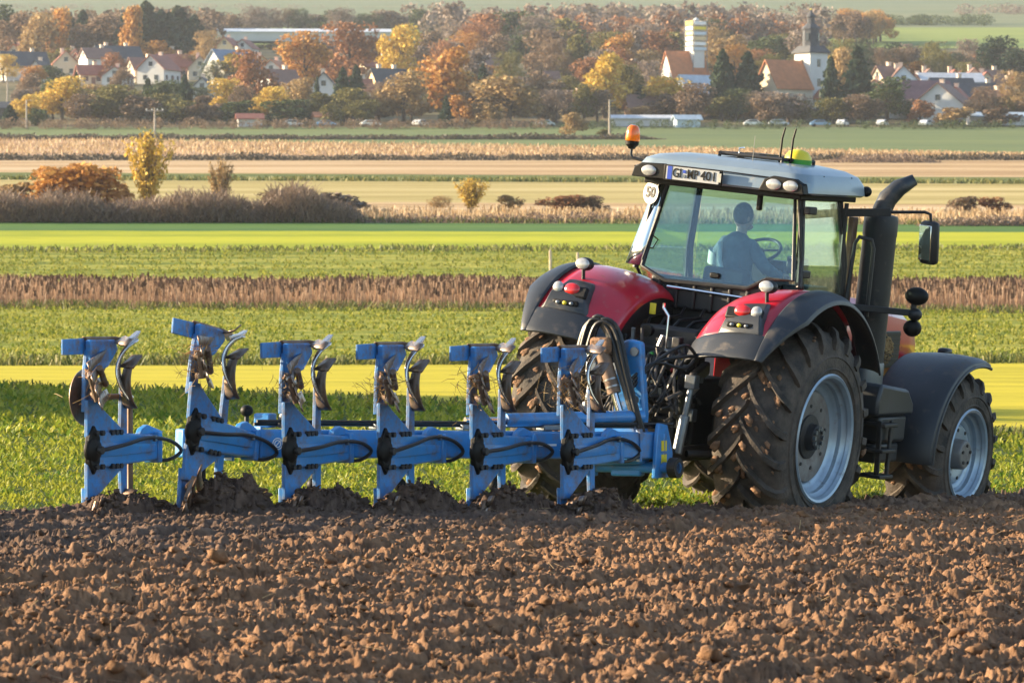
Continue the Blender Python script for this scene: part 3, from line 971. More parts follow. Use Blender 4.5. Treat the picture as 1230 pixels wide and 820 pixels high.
# rear fenders
XS = [(.38, 1.06), (.43, 1.12), (.52, 1.18), (.68, 1.24), (.85, 1.27), (1.02, 1.285), (1.16, 1.275)]
def fender_pt(xr, a):
    """a: degrees above the rear horizontal"""
    x_, r_ = xr
    k = 1.0 + .012 * math.cos(R_(a) * 2) - .06 * max(0, (a - 100) / 60)
    return x_, -r_ * k * math.cos(R_(a)), r_ * k * math.sin(R_(a)) + .02
def fender(side):
    def gridof(xs, a0, a1, n, lift=0):
        g = G()
        g.grid([[(side * p[0], p[1], p[2]) for p in (fender_pt((x_, r_ + lift), a0 + (a1 - a0) * i / n) for x_, r_ in xs)] for i in range(n + 1)])
        return g
    f = gridof(XS, 42, 128, 22).obj('rear_fender', 'red', tractor, solid=.018)
    tag(f, 'red rear fender on the %s side' % ('right' if side > 0 else 'left'))
    gridof([(x_ , r_ + .006) for x_, r_ in XS], 31, 43, 5).obj('fender_skirt', 'fender_plastic', f, solid=.03, bev=.006)
    flare = [(1.15, 1.285), (1.17, 1.30), (1.22, 1.30), (1.32, 1.275), (1.39, 1.235), (1.405, 1.20)]
    g = G()
    rows = []
    for i in range(33):
        a = 31 + 121 * i / 32
        q = min(1, .22 + (a - 31) / 34)
        rows.append([(side * p[0], p[1], p[2]) for p in (fender_pt((1.15 + (x_ - 1.15) * q, 1.285 + (r_ - 1.285) * q), a) for x_, r_ in flare)])
    g.grid(rows)
    g.obj('fender_flare', 'fender_plastic', f, solid=.02, bev=.005)
    gridof([(.40, .90), (.42, 1.05), (.6, 1.17), (1.16, 1.21)], 35, 140, 16).obj('fender_liner', 'black_plastic', f, solid=.01)
    # lamp cluster in a dark moulded panel
    def P(xx, a, lift):
        r_ = np.interp(xx, [q[0] for q in XS], [q[1] for q in XS])
        p = fender_pt((xx, r_ + lift), a)
        return Vector((side * p[0], p[1], p[2]))
    g = G()
    rows = []
    for a, l, xa, xb in ((43.2, .012, .66, 1.12), (45, .035, .66, 1.11), (49, .085, .69, 1.08), (53.5, .095, .71, 1.06), (54.5, .05, .72, 1.05), (60, .045, .75, 1.02), (63, .012, .78, 1.0)):
        rows.append([P(xa + (xb - xa) * q, a, l * (0.15 if q in (0, 1) else 1)) for q in (0, .08, .5, .92, 1)])
    g.grid(rows)
    pan = g.obj('lamp_panel', 'fender_plastic', f, solid=.012, bev=.006)
    def lamp(name, xx, a, lift, rad, m, sq=1.0):
        c = P(xx, a, lift)
        n_ = (P(xx, a, lift + .1) - P(xx, a, lift)).normalized()
        n_ = (n_ + Vector((0, -1.6, -.15))).normalized()
        q = n_.to_track_quat('Z', 'Y').to_matrix()
        return G().ell(c, (rad * sq, rad, rad * .55), 20, 10, q).obj(name, m, f)
    out = -1
    cbk = P(.88, 51, .075)
    G().box(cbk, (.36, .05, .12), Matrix.Rotation(R_(-28), 3, 'X')).obj('lamp_recess', 'black', f, bev=.02)
    lamp('tail_light', .86, 51.5, .105, .058, 'lamp_red', 1.4)
    lamp('reversing_light', 1.0, 51.5, .10, .054, 'lamp_clear')
    lamp('brake_light', .745, 51.5, .09, .042, 'lamp_red')
    c = P(.88, 46.0, .045)
    G().box(c, (.26, .03, .05)).obj('switch_recess', 'black', f, bev=.012)
    for k in (-.07, 0, .07):
        G().ell(c + Vector((k, -.02, 0)), (.022, .015, .018), 10, 6).obj('switch_button', 'galv' if k else 'yellow', f)
    # work light on a short stalk
    base = P(.93, 66, .02)
    top = base + Vector((0, -.02, .09))
    G().tube([base - Vector((0, 0, .03)), top], .018, 8).obj('work_light_stalk', 'dark', f)
    q = Vector((0, -1, .12)).normalized()
    rm = q.to_track_quat('Z', 'Y').to_matrix()
    hsg = G().ell(top + Vector((0, .03, .03)), (.085, .062, .07), 18, 10, rm)
    hsg.obj('work_light_housing', 'black_plastic', f)
    G().ell(top + Vector((0, -.030, .034)), (.072, .052, .018), 18, 10, rm).obj('work_light', 'lamp_clear', f)
    return f
fender(1); fender(-1)

# front fenders
def ffender(side):
    g = G()
    xs = [(.70, .86), (.74, .91), (.95, .935), (1.20, .94), (1.36, .93), (1.43, .90), (1.445, .865)]
    rows = []
    for i in range(23):
        a = -4 + 112 * i / 22
        k = 1.04 - .05 * math.sin(R_(max(0, a))) + .02 * max(0, (a - 90) / 20)
        rows.append([(side * x_, 3.22 - r_ * k * math.cos(R_(a)), -.24 + r_ * k * math.sin(R_(a))) for x_, r_ in xs])
    g.grid(rows)
    f = g.obj('front_fender', 'fender_plastic', tractor, solid=.02, bev=.006)
    tag(f, 'dark grey front fender')
    r0 = [Vector((side * 1.45, q[-1][1], q[-1][2])) for q in rows]
    G().tube(r0, .016, 8).obj('fender_rim', 'fender_plastic', f)
    G().tube([(side * .5, 3.22, .1), (side * .9, 3.22, .5), (side * 1.1, 3.22, .66)], .03, 8).obj('fender_bracket', 'dark', f)
ffender(1); ffender(-1)

# tank, steps and battery box between the wheels
g = G()
g.prism([(1.28, .30), (1.34, .46), (1.95, .40), (2.10, .26), (2.10, .16), (1.28, .16)], 'x', .62, 1.30)
tank = g.obj('tool_box', 'fender_plastic', tractor, bev=.03)
g = G()
g.box((.98, 1.75, .03), (.56, .60, .25)).box((.96, 1.78, -.20), (.50, .52, .19))
g.obj('battery_box', 'fender_plastic', tractor, bev=.03)
g = G()
g.bar((1.30, 1.36, .12), (1.30, 1.40, -.42), .05, .03).bar((1.30, 1.62, .12), (1.30, 1.62, -.42), .05, .03)
st = g.obj('step_frame', 'dark', tractor, bev=.008)
for zz in (-.40, -.16, .08):
    G().box((1.24, 1.5, zz), (.24, .30, .035)).obj('step', 'black_plastic', st, bev=.008)
G().box((.9, .85, .35), (.5, .5, .5)).obj('fuel_tank', 'black_plastic', tractor, bev=.06)

# ------------------------------------------------------------------ cab
zb, ztop = 1.02, 2.14
cab = G()
cab.box((0, .78, .86), (1.36, .95, .30)).box((0, .30, 1.12), (1.30, .10, .30))
cab = cab.obj('cab_floor', 'dark', tractor, bev=.03)
for k in range(7):
    G().box((-.54 + .18 * k, .24, 1.10), (.03, .03, .24)).obj('cab_rib', 'dark', cab, bev=.008)
for k in range(5):
    G().tube([(-.45 + .2 * k, .22, 1.0), (-.40 + .2 * k, .05, .93), (-.38 + .15 * k, -.2, .90), (-.3 + .12 * k, -.42, .80)], .014, 7).obj('cab_hose', 'hose', cab)
RW = [(x_, .40 - (2.12 - z_) * .20, z_) for x_, z_ in ((-.64, 2.12), (.66, 2.12), (.80, 1.36), (.54, 1.345), (.36, 1.24), (-.48, 1.22), (-.74, 1.33))]
g = G().add(RW, [tuple(range(7))])
g.obj('rear_window', 'glass', tractor, solid=.008, sharp=1)
def strut(name, pts, w_, m='black_plastic'):
    return G().tube(pts, w_, 8).obj(name, m, tractor)
strut('window_seal', [Vector(p) for p in RW] + [Vector(RW[0])], .022)
# pale curved corner pane at the left rear with the speed sign
cp = []
for i in range(7):
    q = i / 6
    cp.append([(-.65 - .10 * k - (.16 + .06 * k) * math.sin(q * 1.2), .39 - .16 * k + .14 * (1 - math.cos(q * 1.2)), 2.12 - .79 * k) for k in (0, .25, .5, .75, 1.0)])
G().grid(cp).obj('corner_pane', 'glass_pale', tractor, solid=.008, sharp=30)
for sx in (-1, 1):
    strut('rear_pillar', [(sx * .72, .42, 2.14), (sx * .80, .36, 1.6), (sx * .84, .30, 1.30)], .030)
    strut('front_pillar', [(sx * .72, 1.22, 2.14), (sx * .80, 1.30, 1.5), (sx * .78, 1.36, .9)], .032)
    side_pts = [(sx * .73, .34, 2.10), (sx * .73, 1.18, 2.10), (sx * .81, 1.26, 1.5), (sx * .80, 1.30, .92), (sx * .82, .75, .92), (sx * .85, .33, 1.32)]
    G().add([(sx * .73, .42, 2.10), (sx * .73, 1.18, 2.10), (sx * .81, 1.26, 1.5), (sx * .81, .36, 1.5)], [(0, 1, 2, 3)]).obj('door_glass', 'glass_side', tractor, solid=.008, sharp=1)
    G().add([(sx * .81, .36, 1.495), (sx * .81, 1.26, 1.495), (sx * .82, 1.30, .92), (sx * .82, .75, .92), (sx * .813, .34, 1.32)], [(0, 1, 2, 3, 4)]).obj('door_glass', 'glass_side', tractor, solid=.008, sharp=1)
    strut('door_frame', [Vector(p) for p in side_pts] + [Vector(side_pts[0])], .016)
G().add([(-.70, 1.24, 2.12), (.70, 1.24, 2.12), (.76, 1.36, 1.1), (-.76, 1.36, 1.1)], [(0, 1, 2, 3)]).obj('windscreen', 'glass_side', tractor, solid=.008, sharp=1)
# pillar seen through the door glass, hinges
for zz in (2.0, 1.42):
    G().box((.83, .40, zz), (.06, .16, .07)).obj('door_hinge', 'black_plastic', tractor, bev=.012)
# roof: crowned silver shell with an overhang and a chamfered rear corner
def roofsec(z_, in_, r_):
    P = []
    x0, y0, x1, y1 = -.90 + in_, .14 + in_ * .8, .90 - in_, 1.50 - in_
    for (cx_, cy_, a0) in ((x1 - r_, y1 - r_, 0), (x0 + r_, y1 - r_, 90), (x0 + r_, y0 + r_, 180), (x1 - r_, y0 + r_, 270)):
        for k in range(6):
            a = R_(a0 + 18 * k)
            P.append((cx_ + r_ * math.cos(a), cy_ + r_ * math.sin(a), z_ + .03 * (1 - (cx_ / .9) ** 2)))
    return P
secs = [roofsec(2.13, .03, .14), roofsec(2.15, .0, .15), roofsec(2.24, .01, .16), roofsec(2.31, .05, .18), roofsec(2.35, .14, .2), roofsec(2.375, .32, .22)]
g = G()
n = len(secs[0])
g.add([p for q in secs for p in q], [(i * n + j, i * n + (j + 1) % n, (i + 1) * n + (j + 1) % n, (i + 1) * n + j) for i in range(len(secs) - 1) for j in range(n)] + [tuple(range(n - 1, -1, -1)), tuple((len(secs) - 1) * n + j for j in range(n))])
roof = g.obj('cab_roof', 'silver', tractor, sharp=28)
g = G().box((0, .82, 2.115), (1.6, 1.2, .05))
g.obj('roof_underside', 'black', tractor, bev=.01)
for yy in (.55, 1.15):
    G().tube([(-.86, yy, 2.315), (-.6, yy, 2.362), (0, yy, 2.408), (.6, yy, 2.362), (.86, yy, 2.315)], .006, 5).obj('roof_seam', 'black', roof)
G().tube([(-.88, .155, 2.235), (-.5, .135, 2.265), (0, .13, 2.275), (.5, .135, 2.265), (.88, .155, 2.235)], .006, 5).obj('roof_seam', 'black', roof)
# roof work lights, two at each rear corner, dark bezels
for sx, xs_ in ((1, (.575, .745)), (-1, (-.70,))):
    G().prism([(sx * .42, 2.14), (sx * .47, 2.25), (sx * .56, 2.285), (sx * .78, 2.275), (sx * .86, 2.23), (sx * .88, 2.14)], 'y', .105, .30).obj('lamp_bezel', 'black', roof, bev=.01)
    for q in xs_:
        G().ell((q, .10, 2.208), (.076, .014, .050), 18, 10).obj('roof_lamp', 'lamp_clear', roof)
G().ell((-.885, .25, 2.21), (.03, .07, .04), 14, 8).obj('corner_lamp', 'lamp_clear', roof)
G().ell((.87, 1.47, 2.20), (.05, .06, .05), 12, 8).obj('front_corner_lamp', 'black', roof)
# number plate and speed sign
pl = G().box((-.235, .085, 2.21), (.60, .016, .145)).obj('plate_holder', 'black', roof, bev=.006)
plr = (0, R_(5), 0)
pl.parent = tractor
pl.location = (0, 0, 0)
def plate_part(name, c, size, m):
    o = G().box((0, 0, 0), size).obj(name, m, pl)
    o.location = c
    return o
plate_part('number_plate', (-.235, .073, 2.21), (.54, .006, .118), 'sign')
plate_part('euro_band', (-.468, .069, 2.21), (.045, .004, .118), 'eu')
text('GI', .118, 'black', pl, 'plate_letters', (-.392, .066, 2.21), (math.pi / 2, 0, 0), .002, .085, .001)
text('MP', .118, 'black', pl, 'plate_letters', (-.232, .066, 2.21), (math.pi / 2, 0, 0), .002, .110, .001)
text('401', .118, 'black', pl, 'plate_letters', (-.070, .066, 2.21), (math.pi / 2, 0, 0), .002, .145, .001)
for zz, mm_ in ((2.232, 'eu'), (2.190, 'galv')):
    G().lathe([(.068, .016), (.064, .016), (.064, 0)], 12, (-.318, 0, zz), 'y').obj('plate_seal', mm_, pl)
G().box((.045, .066, 2.21), (.03, .006, .08)).obj('plate_lamp', 'lamp_clear', pl)
dk = G().lathe([(0, .105), (.004, .105), (.004, 0)], 28, (0, 0, 0), 'z').obj('speed_sign', 'sign', tractor)
dk.location = (-.765, .318, 2.0)
dk.rotation_euler = (R_(90 - 4), 0, R_(-22))
text('50', .135, 'black', dk, 'speed_digits', (0, 0, .008), (0, 0, 0), .002, .13, .005)
# beacon
G().tube([(-.86, .34, 2.28), (-1.00, .33, 2.30), (-1.02, .33, 2.33), (-1.02, .33, 2.40)], .014, 8).obj('beacon_arm', 'black_plastic', tractor)
bc = G().lathe([(2.38, .03), (2.40, .04), (2.42, .062), (2.45, .065), (2.455, .06)], 20, (-1.02, .33, 0), 'z').obj('beacon_base', 'black', tractor)
G().lathe([(2.455, .064), (2.47, .068), (2.54, .064), (2.58, .052), (2.60, .03), (2.603, 0)], 20, (-1.02, .33, 0), 'z').obj('beacon_lens', 'orange', bc)
# roof hatch frame, satellite receiver, aerials
g = G()
for (p, q) in (((-.22, .55, 2.43), (.42, .55, 2.43)), ((-.22, .95, 2.43), (.55, .95, 2.43)), ((-.22, .55, 2.43), (-.22, .95, 2.43)), ((.42, .55, 2.43), (.55, .95, 2.43)), ((-.05, .55, 2.43), (.05, .95, 2.43)), ((.2, .55, 2.43), (.28, .95, 2.43))):
    g.tube([p, q], .018, 8)
for p in ((-.22, .55), (.42, .55), (-.22, .95), (.55, .95)):
    g.tube([(p[0], p[1], 2.34), (p[0], p[1], 2.44)], .016, 8)
g.box((.12, .75, 2.445), (.22, .3, .03))
g.obj('hatch_frame', 'black_plastic', tractor)
G().tube([(-.02, .55, 2.44), (-.02, .54, 2.49), (.03, .54, 2.50)], .008, 6).obj('hatch_catch', 'chrome', tractor)
gp = G().lathe([(2.35, .125), (2.44, .13), (2.445, .12)], 24, (.46, .80, 0), 'z').obj('satellite_receiver', 'green', tractor)
G().lathe([(2.44, .126), (2.47, .12), (2.51, .09), (2.53, .045), (2.535, 0)], 24, (.46, .80, 0), 'z').obj('receiver_dome', 'yellow', gp)
for (ax, ay) in ((.36, .62), (.47, .62)):
    G().tube([(ax, ay, 2.34), (ax + .005, ay, 2.62), (ax + .03, ay - .01, 2.72)], [.012, .010, .008], 6).obj('aerial', 'black', tractor)
G().tube([(.22, .35, 2.33), (.22, .35, 2.62)], .003, 4).obj('whip_aerial', 'steel', tractor)
# wiper, handles
wp = G().tube([(-.62, .375, 2.08), (-.745, .235, 1.38)], .010, 6)
wp.tube([(-.70, .29, 1.62), (-.62, .27, 1.58), (-.66, .26, 1.50), (-.72, .26, 1.50)], .006, 6)
wp.obj('wiper', 'black', tractor)
G().box((.33, .36, 2.04), (.05, .05, .18)).obj('wiper_motor', 'black', tractor, bev=.015)
G().box((.02, .225, 1.32), (.10, .03, .05)).obj('window_latch', 'black', tractor, bev=.012)
G().tube([(-.45, .22, 1.17), (.35, .22, 1.15)], .016, 8).obj('gas_strut', 'chrome', tractor)
# interior
g = G()
g.box((0, .72, 1.10), (.50, .48, .14)).box((0, .50, 1.25), (.46, .12, .28), Matrix.Rotation(R_(-8), 3, 'X')).box((0, .72, .98), (.34, .36, .2))
g.box((.33, .86, 1.28), (.12, .42, .08))
g.obj('driver_seat', 'seat', tractor, bev=.05)
sw = G()
cen, axv = Vector((.03, 1.10, 1.56)), Vector((0, -.55, .83)).normalized()
qx = Vector((1, 0, 0)); qy = axv.cross(qx)
ring = [cen + (qx * math.cos(a) + qy * math.sin(a)) * .19 for a in np.linspace(0, 2 * math.pi, 25)]
sw.tube(ring, .016, 8, False)
for a in (0.2, 2.3, 4.4):
    sw.tube([cen, cen + (qx * math.cos(a) + qy * math.sin(a)) * .19], .012, 6)
sw.tube([cen, cen - axv * .5], .035, 8)
sw.obj('steering_wheel', 'black_plastic', tractor)
g = G()
g.box((.03, 1.28, 1.28), (.4, .14, .4)).box((.55, 1.05, 1.18), (.25, .5, .22)).box((.42, 1.10, 1.46), (.22, .03, .16))
g.obj('console', 'black_plastic', tractor, bev=.03)
G().tube([(.38, 1.2, 1.15), (.36, 1.18, 1.8), (.42, 1.15, 1.95)], .010, 6).obj('monitor_post', 'black', tractor)
g = G()
g.box((.66, .62, 1.30), (.03, .04, .30)).box((.60, .78, 1.46), (.16, .02, .12), Matrix.Rotation(.5, 3, 'Z'))
g.obj('side_monitor', 'black_plastic', tractor, bev=.01)

# exhaust stack with curved outlet, grab rails, mirror
ex = G().lathe([(.35, .15), (.42, .152), (.62, .152), (.62, .158), (1.80, .158), (1.80, .162), (1.95, .162), (1.99, .150), (2.0, .10)], 32, (.90, 1.80, 0), 'z').obj('exhaust_stack', 'black_plastic', tractor)
G().tube([(.90, 1.80, 1.95), (.90, 1.80, 2.04), (.93, 1.83, 2.15), (1.01, 1.88, 2.26), (1.13, 1.95, 2.35)], [.088, .088, .088, .078, .050], 20, False).obj('exhaust_outlet', 'fender_plastic', ex, solid=.008)
G().lathe([(.34, .165), (.36, .17), (.60, .17), (.62, .165)], 28, (.90, 1.80, 0), 'z').obj('exhaust_base', 'galv', ex)
G().box((.70, 1.62, 1.35), (.06, .10, 1.2)).obj('exhaust_bracket', 'barrel', tractor, bev=.01)
G().tube([(.84, 1.32, 1.05), (.86, 1.36, 1.72), (.88, 1.40, 1.78), (.96, 1.50, 1.76), (.98, 1.52, 1.68), (.98, 1.52, 1.05)], .020, 8).obj('grab_rail', 'black_plastic', tractor)
G().tube([(.80, 1.25, .95), (.80, 1.22, 2.08)], .022, 8).obj('grab_rail', 'black_plastic', tractor)
ma = G().bar((.76, 1.22, 1.99), (1.20, 1.34, 2.04), .05, .075)
ma.tube([(1.18, 1.33, 2.04), (1.50, 1.42, 2.075), (1.55, 1.44, 2.06), (1.565, 1.44, 1.98)], .016, 8)
ma.obj('mirror_arm', 'black_plastic', tractor, bev=.01)
mr_ = G().box((0, 0, 0), (.21, .09, .40)).obj('mirror', 'black_plastic', tractor, bev=.04)
mr_.location = (1.56, 1.46, 1.80)
mr_.rotation_euler = (R_(5), 0, R_(-22))
G().box((-.012, -.046, 0), (.155, .01, .32)).obj('mirror_glass', 'mirror', mr_, bev=.004)
ma = G().bar((.80, 1.34, 1.13), (1.40, 1.62, 1.13), .05, .06)
ma.tube([(1.40, 1.62, 1.10), (1.40, 1.62, 1.24)], .03, 8)
ma.ell((1.42, 1.62, 1.12), (.07, .06, .06), 12, 8)
lo = ma.obj('lamp_bracket', 'black_plastic', tractor, bev=.008)
G().ell((1.42, 1.62, 1.29), (.115, .08, .085), 18, 10).obj('side_lamp_housing', 'black', lo)
G().ell((1.40, 1.64, .99), (.09, .07, .08), 14, 8).obj('lower_work_lamp', 'black', lo)

# ------------------------------------------------------------------ rear linkage and hydraulics
g = G()
g.box((0, -.45, .70), (.60, .22, .30)).box((-.05, -.50, .42), (.70, .16, .5)).box((0, -.55, -.10), (.46, .34, .34))
hb = g.obj('hitch_block', 'dark', tractor, bev=.03)
G().lathe([(-.72, .03), (-.72, .055), (-.66, .055)], 14, (-.14, 0, .80), 'y').obj('breather_cap', 'black', hb)
for i in range(2):
    for j in range(5):
        G().lathe([(-.66, .03), (-.60, .045), (-.54, .045)], 12, (-.22 + .11 * j, 0, .58 - .16 * i), 'y').obj('coupler', 'galv' if (i + j) % 2 else 'dark', hb)
rh = random.Random(12)
for k in range(34):
    x0, z0 = -.30 + .02 * k, .55 - .1 * (k % 3)
    x1 = x0 + rh.uniform(-.25, .2)
    pts = [(x0, -.62, z0), (x0 + rh.uniform(-.05, .05), -.82, z0 + rh.uniform(.0, .14)), (x0 * .6 + x1 * .4 + .05, -1.02, z0 - .1), (x1 + .05, -1.02 - rh.uniform(0, .12), rh.uniform(.05, .35)), (x1, -.95 - rh.uniform(0, .4), rh.uniform(-.05, .40))]
    P = [Vector(p) for p in pts]
    sm = []
    for i in range(len(P) - 1):
        p0, p1, p2, p3 = P[max(i - 1, 0)], P[i], P[i + 1], P[min(i + 2, len(P) - 1)]
        for q in np.linspace(0, 1, 5)[:-1]:
            sm.append(.5 * ((2 * p1) + (p2 - p0) * q + (2 * p0 - 5 * p1 + 4 * p2 - p3) * q * q + (3 * p1 - p0 - 3 * p2 + p3) * q ** 3))
    G().tube(sm, rh.choice((.011, .014, .017)), 7).obj('hydraulic_hose', rh.choice(('hose', 'hose_dusty', 'hose_dusty')), tractor)
for k in range(34):
    p = Vector((rh.uniform(-.5, .45), rh.uniform(-.78, -.5), rh.uniform(-.1, .80)))
    G().box(p, (rh.uniform(.04, .12), rh.uniform(.05, .1), rh.uniform(.04, .12))).obj('valve_body', rh.choice(('dark', 'dark', 'galv', 'black_plastic')), hb, bev=.01)
for k in range(40):
    p = Vector((rh.uniform(-.45, .45), rh.uniform(-.95, -.66), rh.uniform(-.05, .70)))
    G().tube([p, p + Vector((rh.uniform(-.05, .05), rh.uniform(-.03, .03), rh.uniform(.04, .14)))], rh.choice((.014, .02, .026)), 8).obj('pipe_fitting', rh.choice(('galv', 'steel', 'dark', 'dark', 'hose_dusty', 'rim_dark')), hb)
for k, mm_ in enumerate(('cap_red', 'yellow', 'green', 'white', 'cap_red', 'yellow')):
    G().ell((-.28 + .11 * k, -.72 - .03 * (k % 2), .36 + .12 * (k % 3)), (.022, .022, .022), 8, 6).obj('coloured_cap', mm_, hb)
for sx in (-1, 1):
    lc = G().tube([(sx * .27, -.62, -.15), (sx * .36, -.86, .36)], .052, 12)
    lc.tube([(sx * .36, -.86, .36), (sx * .385, -.92, .46)], .026, 10)
    lc.obj('lift_cylinder', 'fender_plastic', tractor)
G().ell((.18, -.66, .40), (.035, .03, .03), 10, 6).obj('dust_cap', 'yellow', hb)
G().box((-.02, -.78, .35), (.03, .02, .09), Matrix.Rotation(.8, 3, 'Y')).obj('coupler_tag', 'white', hb)
G().box((-.31, -.30, .98), (.06, .01, .10)).obj('warning_sticker', 'yellow', hb)
G().box((-.62, -.38, .98), (.05, .01, .10)).obj('warning_sticker', 'yellow', hb)
G().tube([(.02, -.62, .55), (.02, -.62, .95), (-.04, -.62, 1.02), (-.04, -.62, 1.06)], .014, 8).obj('top_link_stay', 'chrome', tractor)
for sx in (-1, 1):
    G().bar((sx * .34, -.40, .52), (sx * .50, -.98, .44), .07, .12).obj('lift_arm', 'dark', tractor, bev=.02)
    lr = G().tube([(sx * .50, -.98, .42), (sx * .49, -1.04, .10)], .030, 10)
    lr.tube([(sx * .49, -1.04, .12), (sx * .48, -1.10, -.22)], .048, 10)
    lr.box((sx * .50, -.98, .42), (.10, .10, .12))
    lr.obj('lift_rod', 'galv', tractor, bev=.006)
    ll = G().bar((sx * .40, -.30, -.22), (sx * .46, -1.42, -.24), .06, .13)
    ll.lathe([(-.045, .085), (.045, .085)], 16, (sx * .46, -1.46, -.24), 'x')
    ll.obj('lower_link', 'dark', tractor, bev=.015)
    G().tube([(sx * .50, -.95, -.22), (sx * .82, -.55, -.20)], .035, 8).obj('stabiliser', 'dark', tractor)
G().tube([(0, -.55, .42), (-.02, -1.0, .46), (-.04, -1.45, .50)], .036, 10).obj('top_link', 'galv', tractor)
G().lathe([(-.95, .03), (-.70, .03), (-.70, .09), (-.55, .10)], 16, (0, 0, -.02), 'y').obj('power_take_off', 'dark', tractor)

# ------------------------------------------------------------------ driver, seated, turned a little, seen through the rear window
driver = thing('person', 'driver in a grey-blue work jacket sitting in the tractor cab, hands at the wheel', 'person')
driver.parent = None
driver.matrix_world = Matrix.Translation(LOC) @ tractor.rotation_euler.to_matrix().to_4x4()
def skin(name, pts, edges, radii, m, parent, sub=2, root=0):
    me = bpy.data.meshes.new(name)
    me.from_pydata(pts, edges, [])
    o = link(name, me, m, parent)
    md = o.modifiers.new('skin', 'SKIN')
    md.use_smooth_shade = True
    md.use_x_symmetry = False
    sv = me.skin_vertices[0].data
    for i, r_ in enumerate(radii):
        sv[i].radius = r_ if isinstance(r_, tuple) else (r_, r_)
    sv[root].use_root = True
    md = o.modifiers.new('sub', 'SUBSURF')
    md.levels = md.render_levels = sub
    return o
BP = [(0, .68, 1.24), (-.01, .66, 1.40), (-.01, .67, 1.56), (-.005, .68, 1.66), (0, .70, 1.73),
      (-.15, .67, 1.61), (-.25, .74, 1.44), (-.15, .98, 1.46), (-.10, 1.04, 1.50),
      (.15, .67, 1.61), (.27, .70, 1.43), (.31, .92, 1.36), (.32, .99, 1.36),
      (-.10, .76, 1.20), (-.13, 1.06, 1.20), (-.13, 1.12, .98), (.10, .76, 1.20), (.13, 1.06, 1.20), (.13, 1.12, .98)]
BE = [(0, 1), (1, 2), (2, 3), (3, 4), (2, 5), (5, 6), (6, 7), (7, 8), (2, 9), (9, 10), (10, 11), (11, 12), (0, 13), (13, 14), (14, 15), (0, 16), (16, 17), (17, 18)]
BR = [(.17, .14), (.17, .13), (.19, .13), (.10, .09), (.06, .06), (.085, .085), (.065, .065), (.048, .048), (.042, .042), (.085, .085), (.065, .065), (.048, .048), (.042, .042),
      (.095, .095), (.075, .075), (.06, .06), (.095, .095), (.075, .075), (.06, .06)]
skin('body', BP, BE, BR, 'cloth', driver)
head = G()
rm = Matrix.Rotation(R_(-25), 3, 'Z')
hc = Vector((.01, .72, 1.865))
head.ell(hc, (.078, .098, .118), 20, 14, rm)
head.ell(hc + rm @ Vector((0, .095, -.015)), (.016, .024, .026), 8, 6)
head.ell(hc + rm @ Vector((0, .06, -.085)), (.05, .045, .035), 12, 8)
for sx in (-1, 1):
    head.ell(hc + rm @ Vector((sx * .080, -.01, -.005)), (.012, .022, .034), 8, 6)
    head.ell(hc + rm @ Vector((sx * .03, .088, .018)), (.014, .010, .009), 8, 6)
head.tube([hc + Vector((0, -.02, -.17)), hc + Vector((0, -.01, -.06))], .052, 14)
hd = head.obj('head', 'skin', driver)
hr = G().ell(hc + Vector((0, -.018, .022)), (.086, .100, .112), 20, 14, rm)
hr.obj('hair', 'hair', driver)
G().tube([(-.23, .70, 1.53), (-.255, .73, 1.44), (-.22, .80, 1.43)], .068, 12).obj('sleeve_band', 'band', driver)
G().tube([(-.12, .545, 1.62), (-.10, .53, 1.45), (-.06, .53, 1.34)], .022, 8).obj('pale_stripe', 'band', driver)
for wx, tip in (((-.10, 1.04, 1.50), Vector((.06, .06, .06))), ((.32, .99, 1.36), Vector((.0, .08, .0)))):
    wv = Vector(wx)
    dirv = tip.normalized()
    sidev = dirv.cross(Vector((0, 0, 1))).normalized()
    pts, ed, rd = [tuple(wv), tuple(wv + dirv * .05)], [(0, 1)], [(.03, .022), (.04, .02)]
    for f_, L in ((-.030, .07), (-.010, .08), (.012, .076), (.032, .06)):
        b0 = wv + dirv * .075 + sidev * f_
        i = len(pts)
        pts += [tuple(b0), tuple(b0 + dirv * L * .5 - Vector((0, 0, .012))), tuple(b0 + dirv * L * .8 - Vector((0, 0, .035)))]
        ed += [(1, i), (i, i + 1), (i + 1, i + 2)]
        rd += [(.010, .010), (.009, .009), (.008, .008)]
    i = len(pts)
    pts += [tuple(wv + dirv * .04 - sidev * .045), tuple(wv + dirv * .075 - sidev * .06 - Vector((0, 0, .02)))]
    ed += [(1, i), (i, i + 1)]
    rd += [(.011, .011), (.009, .009)]
    skin('hand', pts, ed, rd, 'skin', driver, 1)
# ------------------------------------------------------------------ reversible plough (heading frame, from the hinge of the foremost body)
plough = thing('reversible_plough', 'blue six-furrow reversible plough with raised upper bodies, hitched behind the tractor', 'plough', P6, (0, 0, HD))
def off(k):
    return STEP * k
def curve_pts(P, n=6):
    P = [Vector(p) for p in P]
    sm = []
    for i in range(len(P) - 1):
        p0, p1, p2, p3 = P[max(i - 1, 0)], P[i], P[i + 1], P[min(i + 2, len(P) - 1)]
        for q in np.linspace(0, 1, n)[:-1]:
            sm.append(.5 * ((2 * p1) + (p2 - p0) * q + (2 * p0 - 5 * p1 + 4 * p2 - p3) * q * q + (3 * p1 - p0 - 3 * p2 + p3) * q ** 3))
    return sm + [P[-1]]

FWD = .95                                     # beam lies this far ahead of the hinges
